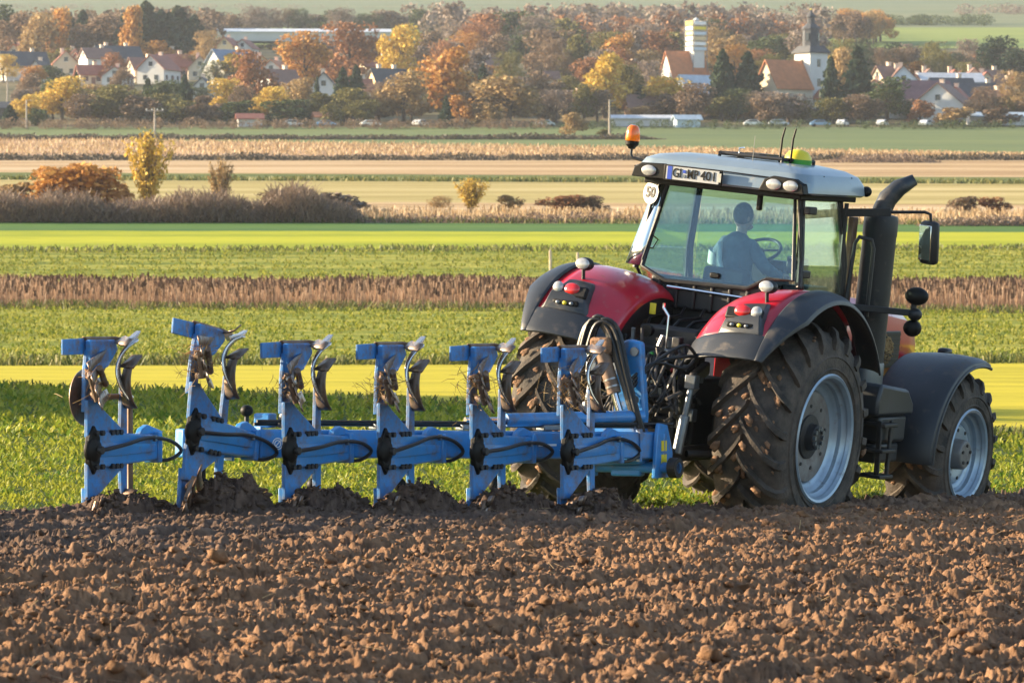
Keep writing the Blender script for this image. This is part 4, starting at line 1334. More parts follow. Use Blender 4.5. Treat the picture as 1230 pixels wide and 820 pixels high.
# main beam with end plates
bd = STEP.normalized()
b0, b1 = off(-.5) + Vector((0, FWD, .03)), off(4.78) + Vector((0, FWD, .03))
beam = G().bar(b0, b1, .16, .235).obj('main_beam', 'blue', plough, bev=.018)
for k in (4.27, 3.98, -.2):
    c = off(k) + Vector((0, FWD, .03))
    G().bar(c - bd * .012, c + bd * .012, .20, .285).obj('beam_flange', 'blue', beam, bev=.006)
ang = math.atan2(-STEP.y, -STEP.x)
side_n = Vector((bd.y, -bd.x, 0)).normalized()
if side_n.x < 0: side_n = -side_n
if side_n.y > 0: side_n = -side_n
def beam_text(body, k, size, width=None, dz=0.0):
    c = off(k) + Vector((0, FWD, .03 + dz)) + side_n * .083
    o = text(body, size, 'white', beam, 'beam_lettering', c, (math.pi / 2, 0, ang), .0015, width)
    return o
beam_text('LEMKEN', 3.39, .10, .52)
c = off(3.80) + Vector((0, FWD, .03)) + side_n * .083
for rr_ in (.05, .032):
    lg = G().lathe([(0, rr_), (.003, rr_), (.003, rr_ - .008), (0, rr_ - .008)], 24, (0, 0, 0), 'z', True).obj('beam_emblem', 'white', beam)
    lg.location = c
    lg.rotation_euler = (math.pi / 2, 0, ang)
lg = G().bar((-.035, -.035, .002), (.035, .035, .002), .008, .003).obj('beam_emblem', 'white', beam)
lg.location = c
lg.rotation_euler = (math.pi / 2, 0, ang)
beam_text('Juwel', .58, .085, .24)
lg = G().box((0, 0, 0), (.18, .018, .003)).obj('beam_stripe', 'white', beam)
lg.location = off(.86) + Vector((0, FWD, .03)) + side_n * .083
lg.rotation_euler = (math.pi / 2, 0, ang)

def body(k, lift=0.0, disc=False):
    root = off(k)
    e = G()
    # hinged support arm: tapering channel from hinge to beam bracket
    e.add([(-.03, 0, .15), (.05, 0, .15), (.05, 0, -.15), (-.03, 0, -.15), (-.03, FWD - .12, .10), (.10, FWD - .12, .10), (.10, FWD - .12, -.10), (-.03, FWD - .12, -.10)],
          [(0, 1, 2, 3), (4, 7, 6, 5), (0, 4, 5, 1), (1, 5, 6, 2), (2, 6, 7, 3), (3, 7, 4, 0)])
    arm = e.obj('plough_body', 'blue', plough, bev=.016)
    arm.location = root
    if lift:
        # swung up about the bracket after striking a stone
        piv = root + Vector((0, FWD, 0))
        q = Matrix.Rotation(-lift, 3, 'X')
        arm.rotation_euler = (-lift, 0, 0)
        arm.location = piv + q @ Vector((0, -FWD, 0))
    tag(arm, 'second plough body from the rear, swung up out of line' if lift else ('rearmost plough body with disc coulter' if disc else None))
    # pressed swage along the arm
    G().add([(.052, .06, .06), (.085, .25, .05), (.110, FWD - .2, .03), (.110, FWD - .2, -.03), (.085, .25, -.05), (.052, .06, -.06), (.052, .10, 0)], [(0, 1, 4, 5), (1, 2, 3, 4)]).obj('arm_rib', 'blue', arm, solid=.012, bev=.004)
    # bracket on the beam
    G().box((.04, FWD - .12, 0), (.15, .06, .25)).obj('beam_bracket', 'blue', arm, bev=.012)
    G().prism([(FWD - .34, .10), (FWD - .30, .155), (FWD - .22, .185), (FWD - .08, .15), (FWD + .02, .12)], 'x', .0, .06).obj('trip_linkage', 'blue', arm, bev=.01)
    # hinge: dark lens-shaped protector
    G().lathe([(-.035, 0), (-.035, .02), (-.02, .105), (.02, .105), (.055, .05), (.06, 0)], 20, (.03, -.03, 0), 'x').prism([(-.10, -.10), (-.03, -.20), (.05, -.10), (.05, .10), (-.03, .20), (-.10, .10)], 'x', .0, .055).obj('hinge_guard', 'black', arm, bev=.012)
    G().lathe([(.06, .035), (.10, .035), (.10, 0)], 10, (.03, -.03, .0), 'x').obj('hinge_pin', 'dark', arm, bev=.006)
    # hydraulic hose looping along the arm
    rr = random.Random(k)
    hz = rr.uniform(-.01, .05)
    G().tube(curve_pts([(.10, .02, 0), (.125, .3, .02 + hz * .6), (.13, .62, .055 + hz), (.14, .92, .04 + hz * .5), (.16, 1.06, -.03), (.12, .96, -.10), (.05, .84, -.11)]), .016, 8).obj('hydraulic_hose', 'hose', arm)
    G().box((.13, .72, .05 + hz), (.03, .03, .05)).obj('hose_clamp', 'galv', arm, bev=.004)
    for sg in (1, -1):
        def Z(v): return [(a, b_ * sg) for a, b_ in v]
        # gusset plate carrying the leg, bolted to the arm
        G().prism(Z([(-.09, .10), (.40, .10), (.40, .16), (.10, .34), (.02, .40), (-.09, .40)]), 'x', -.012, .028).obj('gusset_plate', 'blue_worn', arm, bev=.008)
        for yy in (-.02, .06, .20, .26, .32):
            G().lathe([(.028, .024), (.060, .024), (.060, 0)], 6, (.02, yy, .135 * sg), 'x').obj('bolt', 'dark', arm)
        # leg, leaning back to the landside
        G().prism(Z([(-.085, .30), (.045, .36), (.06, .62), (.16, .80), (-.04, .80), (-.07, .62)]), 'x', -.05, -.008).obj('leg', 'blue_worn', arm, bev=.01)
        # frog and landside
        G().prism(Z([(-.04, .60), (.20, .66), (.34, .80), (.30, .88), (-.05, .88)]), 'x', -.03, .03).obj('frog', 'blue_worn', arm, bev=.012)
        G().prism(Z([(-.32, .76), (.05, .765), (.05, .895), (-.32, .885)]), 'x', -.075, -.052).obj('landside', 'blue_worn', arm, bev=.005)
        G().prism(Z([(.02, .84), (.44, .84), (.56, .885), (.40, .905), (-.05, .905)]), 'x', -.066, -.030).obj('share_bar', 'board', arm, bev=.008)
        # share blade and reversible point
        G().add([(-.05, .56, .905 * sg), (-.04, .36, .86 * sg), (.34, -.02, .83 * sg), (.36, .04, .885 * sg)], [(0, 1, 2, 3)]).obj('share', 'board', arm, solid=.014)
        G().prism(Z([(.46, .855), (.66, .905), (.75, .95), (.68, .865), (.52, .82)]), 'x', -.075, -.02).obj('share_point', 'tip', arm, bev=.006)
        # slatted mouldboard, sweeping back and out to the right
        for j in range(4):
            q0 = j / 4
            rows = []
            for i in range(9):
                t_ = i / 8
                row = []
                for q in (q0 + .03, q0 + .21):
                    yy = .40 - .95 * t_ - .10 * q
                    zz = .84 - .12 * t_ - q * (.46 - .06 * t_)
                    xx = -.03 + .36 * t_ ** 1.25 + q * (.02 + .20 * t_) - .10 * math.sin(q * 3.14) * (1 - t_)
                    row.append((xx, yy, zz * sg))
                rows.append(row)
            G().grid(rows).obj('mouldboard_slat', 'board', arm, solid=.012)
        shp = curve_pts([(.0, .64, .885), (.0, .50, .83), (.0, .40, .74), (.01, .36, .64), (.03, .39, .52), (.06, .47, .42)])
        rows = [[(p_.x - .012, p_.y, p_.z * sg), (p_.x + .012, p_.y + .022, (p_.z - .008) * sg), (p_.x + .05, p_.y - .05, (p_.z - .02) * sg), (p_.x + .09, p_.y - .16, (p_.z - .03) * sg)] for p_ in shp]
        G().grid(rows).obj('shin', 'tip', arm, solid=.012)
        # braces behind the mouldboard
        for (p, q) in (((-.02, .0, .62), (.24, -.36, .58)), ((-.02, .02, .46), (.26, -.30, .42)), ((.0, .20, .52), (.18, -.15, .66)), ((.24, -.36, .58), (.26, -.30, .40))):
            G().tube([(p[0], p[1], p[2] * sg), (q[0], q[1], q[2] * sg)], .026, 8).obj('mouldboard_stay', 'board', arm)
        # skimmer on its own stem ahead of the leg
        G().prism(Z([(.38, .10), (.47, .10), (.47, .52), (.40, .52)]), 'x', -.01, .03).obj('skimmer_stem', 'blue_worn', arm, bev=.008)
        rows = []
        for i in range(8):
            t_ = i / 7
            a = -1.15 + 2.0 * t_
            rows.append([(.03 + .03 * t_ + w_ * (.9 - .3 * t_), .50 - .15 * math.cos(a) - w_ * .25 , (.52 + .21 * math.sin(a)) * sg) for w_ in (0, .08, .16)])
        G().grid(rows).obj('skimmer', 'board', arm, solid=.012)
        G().add([(.03, .36, .66 * sg), (.06, .50, .75 * sg), (.18, .46, .75 * sg), (.17, .34, .65 * sg)], [(0, 1, 2, 3)]).obj('skimmer_share', 'board', arm, solid=.016)
    if disc:
        for sg in (1,):
            cz = .42 * sg
            G().lathe([(-.006, .0), (-.006, .225), (.004, .23), (.006, .225), (.006, 0)], 36, (-.10, .06, cz), 'x').obj('disc_coulter', 'board', arm)
            G().tube([(.02, .52, .05), (.02, .52, .34), (-.02, .44, .42), (-.05, .1, .42)], .026, 10).obj('coulter_stem', 'barrel', arm)
        G().tube([(.02, .52, .05), (.02, .52, -.34), (-.02, .50, -.42)], .026, 10).obj('coulter_stem', 'barrel', arm)
    # straw and mud caught on the upper body
    r = np.random.default_rng(50 + k)
    n = (170, 110, 150, 60, 150, 20)[k]
    bV = np.array([(-1, -.05, 0), (0, -.05, .25), (1, -.03, 0), (1, .03, 0), (0, .05, .25), (-1, .05, 0)], float)
    pos = np.stack([r.normal(.12, .09, n), r.normal(-.22, .10, n), r.normal(.54, .08, n)], 1)
    W, FF = instances(bV, np.array([[0, 1, 4, 5], [1, 2, 3, 4]]), pos, rot_rand(n), np.stack([r.uniform(.03, .12, n), r.uniform(.03, .06, n), r.uniform(.05, .1, n)], 1))
    tag(np_mesh('caught_straw', W, FF, 'straw', arm), kind='stuff')
    bV, bF = ico(0, .35, k)
    n = 22
    q_ = r.uniform(0, 1, n)
    pos = np.stack([-.02 + .26 * q_ + r.normal(0, .012, n), -.36 * q_ + r.normal(0, .012, n), .62 - .04 * q_ + r.normal(0, .012, n)], 1)
    W, FF = instances(bV, bF, pos, rot_rand(n), r.uniform(.010, .028, (n, 1)) * np.array([[1.6, 1, .8]]))
    tag(np_mesh('caked_mud', W, FF, 'mud', arm), kind='stuff')
    return arm
for k in range(6):
    body(k, lift=R_(9) if k == 4 else 0, disc=(k == 5))

# fittings along the beam
for k, kind in ((3.72, 'a'), (2.55, 'b'), (1.6, 'b'), (.7, 'b')):
    c = off(k) + Vector((0, FWD, .16))
    if kind == 'a':
        G().tube([c + Vector((0, 0, .0)), c + Vector((.05, .05, .20))], .045, 14).obj('accumulator', 'fender_plastic', plough)
        G().ell(c + Vector((-.30, -.05, .14)), (.055, .055, .05), 12, 8).obj('tap_knob', 'black', plough)
        G().tube([c + Vector((-.30, -.05, .0)), c + Vector((-.30, -.05, .12))], .02, 8).obj('tap_stem', 'dark', plough)
        G().box(c + Vector((-.15, 0, .06)), (.16, .12, .12)).obj('valve_block', 'blue', plough, bev=.015)
    else:
        G().box(c + Vector((0, 0, .02)), (.34, .14, .05), Matrix.Rotation(ang, 3, 'Z')).obj('pipe_clamp', 'galv', plough, bev=.01)
for dz, dk in ((.19, 0), (.215, .03)):
    G().tube([off(4.0) + Vector((dk, FWD, dz)), off(-.6) + Vector((dk, FWD, dz))], .014, 8).obj('beam_pipe', 'hose', plough)
for k in (3.45, 2.52, 4.6, 1.48):
    c = off(k) + Vector((.1, FWD - .05, -.16))
    g = G().tube([c, c + Vector((0, 0, -.10))], .022, 8)
    g.ell(c + Vector((0, 0, -.15)), (.055, .055, .06), 12, 8)
    g.obj('shear_head', 'black', plough)

# headstock, turnover cylinder, hoses, cross shaft
hs = off(-.4) + Vector((0, FWD, 0))
HX, HY = hs.x, hs.y
c = Vector((HX - .28, HY - .02, .55))
head_ = G().prism([(HX - .40, -.25), (HX - .10, -.25), (HX - .06, .30), (HX - .10, .92), (HX - .22, .95), (HX - .34, .90)], 'y', HY - .04, HY + .06)
ht = head_.obj('headstock_tower', 'blue', plough, bev=.02)
for zz in (.84, .42):
    G().lathe([(HY - .06, .04), (HY - .085, .04), (HY - .085, 0)], 12, (HX - .14, 0, zz), 'y').obj('tower_bolt', 'galv', ht)
G().prism([(HX - .62, .22), (HX - .08, .22), (HX - .02, .04), (HX - .05, -.14), (HX - .62, -.16)], 'y', HY - .18, HY + .05).obj('turnover_frame', 'blue', plough, bev=.03)
sp = G().prism([(HY - .14, -.26), (HY + .16, -.26), (HY + .20, -.05), (HY + .10, .20), (HY - .06, .22), (HY - .10, .10)], 'x', HX + .06, HX + .10).obj('hitch_plate', 'blue', plough, bev=.01)
for zz in (.02, -.10):
    G().box((HX + .102, HY + .02, zz), (.006, .10, .09)).obj('warning_sticker', 'yellow', sp)
G().prism([(HY - .14, -.26), (HY + .16, -.26), (HY + .20, -.05), (HY + .10, .20), (HY - .06, .22)], 'x', HX - .66, HX - .62).obj('hitch_plate', 'blue', plough, bev=.01)
G().tube([(HX - .72, HY, -.17), (HX + .26, HY, -.17)], .05, 14).obj('cross_shaft', 'blue', plough)
G().lathe([(HX + .18, .09), (HX + .26, .09)], 16, (0, HY, -.17), 'x').obj('link_ball', 'dark', plough)
# long upper tube of the turnover and in-furrow adjuster
u0, u1 = off(1.3) + Vector((.02, FWD, .24)), off(-.35) + Vector((-.05, FWD - .02, .28))
G().tube([u0, u1], .058, 14).obj('adjuster_tube', 'blue', plough)
G().tube([off(1.75) + Vector((.02, FWD, .235)), u0], .028, 10).obj('adjuster_rod', 'chrome', plough)
cy0, cy1 = Vector((HX - .42, HY - .16, .86)), Vector((HX - .20, HY - .18, .24))
mid = cy0 + (cy1 - cy0) * .62
G().tube([cy0, mid], .062, 18).obj('turnover_cylinder', 'barrel', plough)
G().tube([mid, cy1], .034, 14).obj('cylinder_rod', 'chrome', plough)
for q in (.42, .52):
    p = cy0 + (cy1 - cy0) * q
    G().tube([p, p + (cy1 - cy0).normalized() * .015], .066, 18).obj('cylinder_clamp', 'steel', plough)
G().box(cy0 + Vector((.0, .02, .03)), (.20, .14, .15)).obj('cylinder_head', 'mud', plough, bev=.03)
top = cy0 + Vector((.02, .02, .08))
rh = random.Random(5)
for i in range(5):
    o_ = Vector((.03 * i - .06, -.02 * (i % 2), 0))
    pts = [top + Vector((-.20, .0, -.10)) + o_, top + Vector((-.10, .0, .14 + .03 * (i % 3))) + o_, top + Vector((.06, .02, .10)) + o_, top + Vector((.20, 0, -.30)) + o_ * .6, top + Vector((.30, -.02, -.60)) + o_ * .5, top + Vector((.36, .02, -.86)) + o_ * .4, top + Vector((.30, .04, -1.0)) + o_ * .4]
    G().tube(curve_pts(pts), .020 if i else .030, 8).obj('supply_hose', 'hose', plough)
for i in range(4):
    o_ = Vector((0, 0, -.035 * i))
    pts = [top + Vector((-.34, 0, -.42)) + o_, top + Vector((-.36, 0, -.25)) + o_, top + Vector((-.22, 0, -.10)) + o_, top + Vector((-.05, -.02, .0)) + o_ * .4]
    G().tube(curve_pts(pts), .016, 8).obj('supply_hose', 'hose' if i % 2 else 'steel', plough)
for i in range(3):
    pts = [top + Vector((.22, .05, -.35 - .05 * i)), top + Vector((.36, .25, -.2)), top + Vector((.5, .55, -.25 + .1 * i)), top + Vector((.5, .8, -.15))]
    G().tube(curve_pts(pts), .016, 8).obj('supply_hose', 'hose', plough)
# weeds caught on the hoses and cylinder
r = np.random.default_rng(8)
n = 120
pos = np.stack([r.normal(HX - .62, .12, n), r.normal(HY - .15, .10, n), r.normal(.55, .16, n)], 1)
bV = np.array([(-1, -.05, 0), (0, -.05, .25), (1, -.03, 0), (1, .03, 0), (0, .05, .25), (-1, .05, 0)], float)
W, FF = instances(bV, np.array([[0, 1, 4, 5], [1, 2, 3, 4]]), pos, rot_rand(n), np.stack([r.uniform(.04, .10, n), r.uniform(.05, .1, n), r.uniform(.05, .1, n)], 1))
tag(np_mesh('caught_straw', W, FF, 'straw', plough), kind='stuff')
# ------------------------------------------------------------------ trees
def tree_meshes(kind, seed):
    """unit tree: height 1, crown about 1 wide; returns trunk and crown mesh data"""
    r = np.random.default_rng(seed)
    g = G()
    if kind == 'fan':
        nt_ = 46
        n = 2600
        az, sp_ = r.uniform(0, 2 * math.pi, nt_), r.uniform(0, .36, nt_)
        ln_ = r.uniform(.72, 1.0, nt_) * (1 - sp_ * .35)
        dr = np.stack([np.sin(sp_) * np.cos(az), np.sin(sp_) * np.sin(az), np.cos(sp_)], 1)
        for i in range(nt_):
            g.tube([(0, 0, -.02), tuple(dr[i] * ln_[i] * .5 * np.array([.8, .8, 1])), tuple(dr[i] * ln_[i] * np.array([1.3, 1.3, 1]))], [.012, .006, .002], 4)
        k = r.integers(0, nt_, n)
        tt = r.uniform(.12, 1, n) ** .8
        P = dr[k] * (ln_[k] * tt)[:, None] * np.array([[1.3, 1.3, 1]]) + r.normal(0, .022, (n, 3))
        L = r.uniform(.010, .020, n)
        sc3 = np.stack([L, L * 1.5, L], 1)
        leaf = np.array([(-.8, -.8, 0), (.8, -.9, .15), (.9, .8, 0), (-.7, .9, .15)])
    elif kind == 'conifer':
        g.tube([(0, 0, 0), (0, 0, .95)], [.025, .006], 6)
        n = 1100
        zz = .10 + .90 * r.uniform(0, 1, n) ** 1.35
        tier = .82 + .18 * np.sin(zz * 42)
        rad = (1 - zz) ** .65 * .50 * tier * np.sqrt(r.uniform(.25, 1, n)) * (1 + .2 * np.sin(zz * 9 + seed) * np.cos(2 * r.uniform(0, 6.28, n)))
        az = r.uniform(0, 2 * math.pi, n)
        P = np.stack([rad * np.cos(az), rad * np.sin(az), zz - rad * .12], 1)
        L = .06 + .05 * (1 - zz)
        sc3 = np.stack([L * .8, L, L * .6], 1)
        leaf = np.array([(-.6, -.6, -.2), (.6, -.6, -.2), (.35, .9, .15), (-.35, .9, .15)])
    else:
        nl = 9
        lob = []
        for i in range(nl):
            a = 2 * math.pi * i / nl + r.uniform(-.4, .4)
            e = r.uniform(.0, 1)
            rr = {'round': .27, 'tall': .24, 'bare': .28, 'bush': .32}[kind] * (1 - .5 * max(0, e - .5)) * r.uniform(.6, 1.1)
            z0 = {'round': .30, 'tall': .24, 'bare': .34, 'bush': .12}[kind]
            lob.append((rr * math.cos(a), rr * math.sin(a), z0 + (.88 - z0) * e, r.uniform(.15, .24)))
        lob.append((0, 0, .55, .28))
        lob.append((r.uniform(-.06, .06), 0, .82, .17))
        h0 = .16 if kind != 'bush' else .05
        g.tube([(0, 0, -.02), (.01, 0, h0), (-.01, .01, .40), (.0, 0, .72)], [.034, .027, .019, .006], 7)
        for (x, y, z, q) in lob:
            b0 = Vector((0, 0, min(.5, h0 + .3 * z)))
            g.tube([b0, Vector((x * .55, y * .55, (b0.z + z) / 2 + .02)), Vector((x, y, z))], [.013, .008, .003], 5)
        n = {'round': 2500, 'tall': 2200, 'bare': 1600, 'bush': 1500}[kind]
        k = r.integers(0, len(lob), n)
        LB = np.array(lob)[k]
        v = r.normal(0, 1, (n, 3))
        v /= np.linalg.norm(v, axis=1)[:, None]
        P = LB[:, :3] + v * (LB[:, 3] * r.uniform(.35, 1.08, n) ** .6)[:, None] * np.array([[1, 1, .95]])
        P[:, 2] = np.clip(P[:, 2], .04, 1.0)
        L = r.uniform(.012, .026, n) * {'bare': .9, 'bush': 1.5, 'tall': 1.25, 'round': 1.0}[kind]
        if kind == 'bare':
            sc3 = np.stack([L * .35, L * 3.4, L], 1)
        else:
            sc3 = np.stack([L, L * 1.25, L], 1)
        leaf = np.array([(-.8, -.8, 0), (.8, -.9, .15), (.9, .8, 0), (-.7, .9, .15)])
    W, F = instances(leaf, np.array([[0, 1, 2, 3]]), P, rot_rand(n), sc3)
    tm = g.obj('trunk', 'bark')
    tme = tm.data
    bpy.data.objects.remove(tm)
    co = np_mesh('crown', W, F, None)
    cme = co.data
    bpy.data.objects.remove(co)
    return tme, cme
M['bark'] = paint('bark', (0.085, 0.065, 0.05), 0.9, var=0.4, scale=3)
PAL = {
    'orange': [(0, (0.42, 0.20, 0.045)), (.5, (0.56, 0.31, 0.08)), (1, (0.32, 0.15, 0.05))],
    'rust': [(0, (0.28, 0.12, 0.05)), (.5, (0.38, 0.19, 0.085)), (1, (0.20, 0.10, 0.055))],
    'yellow': [(0, (0.50, 0.34, 0.05)), (.5, (0.70, 0.50, 0.10)), (1, (0.40, 0.28, 0.06))],
    'tan': [(0, (0.30, 0.20, 0.085)), (.5, (0.44, 0.30, 0.13)), (1, (0.22, 0.16, 0.08))],
    'brown': [(0, (0.17, 0.115, 0.07)), (.5, (0.26, 0.175, 0.11)), (1, (0.12, 0.09, 0.06))],
    'grey': [(0, (0.20, 0.155, 0.12)), (.5, (0.29, 0.225, 0.18)), (1, (0.13, 0.105, 0.085))],
    'olive': [(0, (0.13, 0.125, 0.035)), (.5, (0.22, 0.19, 0.055)), (1, (0.09, 0.095, 0.03))],
    'green': [(0, (0.055, 0.085, 0.03)), (.5, (0.09, 0.12, 0.04)), (1, (0.04, 0.06, 0.025))],
    'fir': [(0, (0.022, 0.045, 0.025)), (.5, (0.042, 0.072, 0.036)), (1, (0.018, 0.035, 0.02))],
}
for k_, v_ in PAL.items():
    M['leaf_' + k_] = leafy('foliage_' + k_, v_, .25, .7)
_tm = {}
COLW = {'orange': 'orange autumn tree', 'rust': 'rust-red autumn tree', 'yellow': 'yellow autumn tree', 'tan': 'tan-leaved tree', 'brown': 'brown leafless tree', 'grey': 'greyish leafless tree', 'olive': 'olive-green tree', 'green': 'dark green leafy tree', 'fir': 'dark green fir'}
def tree(px, top, wpx, d, kind, col, label=None, base=None, group=None, cat=None, where='among the village houses'):
    v = (int(px * 7 + d) % 2)
    key = (kind, col, v)
    if key not in _tm:
        tme, cme = tree_meshes(kind, 1000 + v * 13 + sum(map(ord, kind)))
        cme = cme.copy()
        cme.materials.clear()
        cme.materials.append(M['leaf_' + col])
        _tm[key] = (tme, cme)
    tme, cme = _tm[key]
    x, y, z = on_ground(px, d)
    h = max(1.5, z_of(top, d) - z)
    w = wpx / FPX * d
    nm = {'conifer': 'fir_tree', 'bush': 'bush'}.get(kind, 'deciduous_tree')
    o = thing(nm, label or ('%s%s %s' % ({'bush': 'bushy ', 'bare': 'thin ', 'tall': 'slender ', 'round': 'round-crowned ', 'conifer': '', 'fan': ''}[kind], COLW[col], where)), cat or ('bush' if kind == 'bush' else 'tree'), (x, y, z - .1), (0, 0, (px * 1.7) % 6.28), ('%s, %s' % (group, COLW[col])) if group and not label else (group or 'village trees'))
    o.scale = (w * 1.55, w * 1.55, h * 1.10) if kind != 'conifer' else (w * 1.25, w * 1.25, h * 1.04)
    for n_, me in (('trunk', tme), ('crown', cme)):
        c_ = bpy.data.objects.new(n_, me)
        COL.objects.link(c_)
        c_.parent = o
    return o

# front row, standing in the fields and along the near edge of the village: (x, top, width, distance, kind, colour, label)
for a in [
    (12, 127, 26, 962, 'conifer', 'fir', 'small dark fir beside the yellow-orange tree at the field edge'),
    (33, 116, 32, 965, 'round', 'yellow', 'small yellow-orange tree beside the small dark fir'),
    (46, 132, 22, 960, 'bush', 'green', 'dark green bush between the small yellow tree and the big golden one'),
    (74, 97, 52, 985, 'round', 'yellow', 'broad golden yellow tree below the white houses'),
    (97, 116, 40, 972, 'round', 'brown', 'brown tree hard by the broad golden tree'),
    (92, 90, 24, 1005, 'conifer', 'fir', 'dark fir rising behind the golden tree'),
    (130, 106, 60, 975, 'round', 'olive', 'wide olive tree in front of the white houses'),
    (152, 112, 40, 985, 'round', 'olive', 'olive tree beside the power pole at the field edge'),
    (168, 118, 40, 970, 'bush', 'brown', 'brown bushy tree at the foot of the power pole'),
    (178, 96, 24, 1010, 'conifer', 'fir', 'dark fir in front of the red-roofed gable house'),
    (196, 100, 34, 990, 'round', 'green', 'dark green leafy tree left of the pole-side firs'),
    (222, 92, 26, 1000, 'conifer', 'fir', 'slim fir beside the pale house'),
    (212, 122, 44, 968, 'bush', 'olive', 'low olive bush at the village edge'),
    (243, 128, 40, 965, 'bush', 'brown', 'low brown bush at the village edge under the yellow tree'),
    (272, 98, 34, 1000, 'round', 'yellow', 'yellow tree touching the rust-red tree'),
    (305, 68, 50, 1010, 'round', 'rust', 'tall rust-red tree beside the house with orange roof'),
    (322, 108, 46, 975, 'round', 'yellow', 'yellow-green tree in front of the rust-red tree'),
    (288, 124, 44, 966, 'bush', 'green', 'dark green bush under the rust-red tree'),
    (345, 122, 46, 968, 'bush', 'green', 'dark green bush below the white gable'),
    (362, 98, 30, 995, 'round', 'tan', 'tan tree in front of the big orange tree'),
    (365, 46, 56, 1120, 'round', 'orange', 'big bright orange tree in the middle of the village'),
    (420, 34, 58, 1150, 'round', 'rust', 'big rust-red tree in front of the long pale roof'),
    (381, 94, 13, 990, 'conifer', 'fir', 'narrow dark fir beside the white gable house'),
    (412, 84, 34, 1000, 'conifer', 'fir', 'broad dark fir beside the white gable house'),
    (428, 82, 34, 1003, 'conifer', 'fir', 'tall dark fir, right one of the pair by the gable house'),
    (398, 128, 24, 962, 'bush', 'olive', 'small olive bush beside the blue parked car'),
    (436, 122, 34, 966, 'round', 'olive', 'olive tree in front of the pair of firs'),
    (480, 36, 46, 1170, 'round', 'yellow', 'bright yellow tree behind the black-roofed house'),
    (455, 104, 40, 980, 'bare', 'brown', 'thin brown tree right of the pair of firs'),
    (484, 92, 60, 975, 'round', 'tan', 'wide tan tree below the black-roofed house'),
    (540, 66, 60, 985, 'tall', 'orange', 'tall glowing orange-tan tree behind the pointed fir'),
    (553, 118, 30, 963, 'bush', 'orange', 'small orange bush beside the pointed fir'),
    (536, 116, 18, 958, 'conifer', 'fir', 'pointed dark fir in front of the glowing orange-tan tree'),
    (580, 80, 30, 1010, 'conifer', 'fir', 'dark fir between the orange-tan tree and the round tan tree'),
    (612, 98, 82, 965, 'round', 'tan', 'big round tan tree at the field edge'),
    (585, 128, 34, 960, 'bush', 'tan', 'tan bush under the big round tan tree'),
    (652, 92, 40, 985, 'round', 'brown', 'brown tree right of the big round tan tree'),
    (668, 112, 36, 975, 'bare', 'grey', 'grey bare tree beside the small yellow house'),
    (690, 138, 26, 890, 'bush', 'tan', 'tan bush standing out in the field before the village'),
    (727, 158, 16, 880, 'bush', 'olive', 'small olive bush standing in the field by the power pole'),
    (726, 70, 50, 1000, 'tall', 'yellow', 'tall golden tree beside the power pole'),
    (752, 82, 36, 1010, 'round', 'olive', 'olive tree behind the tall golden tree'),
    (702, 108, 30, 990, 'bare', 'brown', 'brown bare tree between the yellow house and golden tree'),
    (770, 104, 30, 1000, 'conifer', 'fir', 'short fir before the low white sheds'),
    (780, 76, 34, 1040, 'bare', 'grey', 'grey bare tree below the steep red church roof'),
    (803, 96, 52, 1000, 'round', 'yellow', 'low wide yellow tree below the steep red church roof'),
    (832, 104, 44, 985, 'round', 'brown', 'brown tree beneath the grey-blue roof'),
    (868, 64, 48, 1000, 'conifer', 'fir', 'tall dark fir, left of the pair before the red church roof'),
    (898, 66, 50, 1000, 'conifer', 'fir', 'tall dark fir beside the nave of the white church'),
    (998, 72, 34, 985, 'conifer', 'fir', 'dark fir against the white church tower'),
    (1008, 64, 36, 1030, 'round', 'tan', 'tan tree behind the firs by the church tower'),
    (1030, 60, 50, 1000, 'conifer', 'fir', 'dark fir right of the church, next to the tan tree'),
    (1064, 98, 54, 975, 'round', 'green', 'dark green spreading tree in front of the red roofs'),
    (1000, 120, 40, 970, 'round', 'olive', 'olive tree at the churchyard edge'),
    (1036, 116, 40, 968, 'round', 'brown', 'brown tree at the churchyard edge'),
    (958, 122, 34, 975, 'round', 'olive', 'olive tree before the white church annex'),
    (925, 118, 34, 972, 'bush', 'brown', 'brown bush below the church nave'),
    (1105, 122, 26, 966, 'bush', 'rust', 'rust-brown bush beside the white gable farmhouse'),
    (1145, 130, 40, 960, 'bush', 'tan', 'tan bush in front of the white gable farmhouse'),
    (1200, 132, 40, 958, 'bush', 'brown', 'brown bush in front of the white greenhouse'),
    (1222, 92, 46, 985, 'bare', 'tan', 'tan bare tree before the white house at the road'),
    (1180, 108, 34, 975, 'bare', 'brown', 'brown bare tree beside the orange-red roof'),
]:
    tree(*a[:6], label=a[6], group='trees and bushes along the village edge')
# rows behind: conifers and leafless trees, look-alikes
for a in [(176, 6, 60, 1300, 'conifer', 'fir'), (214, 12, 66, 1310, 'conifer', 'fir'), (194, 16, 56, 1320, 'conifer', 'fir'), (150, 20, 44, 1330, 'conifer', 'fir'), (234, 22, 46, 1325, 'conifer', 'fir'), (100, 16, 44, 1340, 'conifer', 'fir'), (84, 22, 38, 1345, 'conifer', 'fir'), (163, 14, 50, 1310, 'conifer', 'fir'), (203, 20, 50, 1300, 'conifer', 'fir')]:
    tree(*a, label='tall dark fir in the group behind the white houses', group='tall firs behind the white houses')
for a in [(45, 22, 46, 1290, 'round', 'tan'), (70, 16, 30, 1300, 'round', 'orange'), (160, 14, 26, 1280, 'tall', 'orange'), (22, 20, 44, 1310, 'round', 'brown'), (3, 14, 40, 1320, 'round', 'green'), (118, 24, 56, 1310, 'round', 'brown'), (248, 40, 30, 1260, 'bare', 'tan')]:
    tree(*a, where='at the wood edge behind the white houses', group='trees behind the white houses')
rt = random.Random(77)
H_EXTRA = []
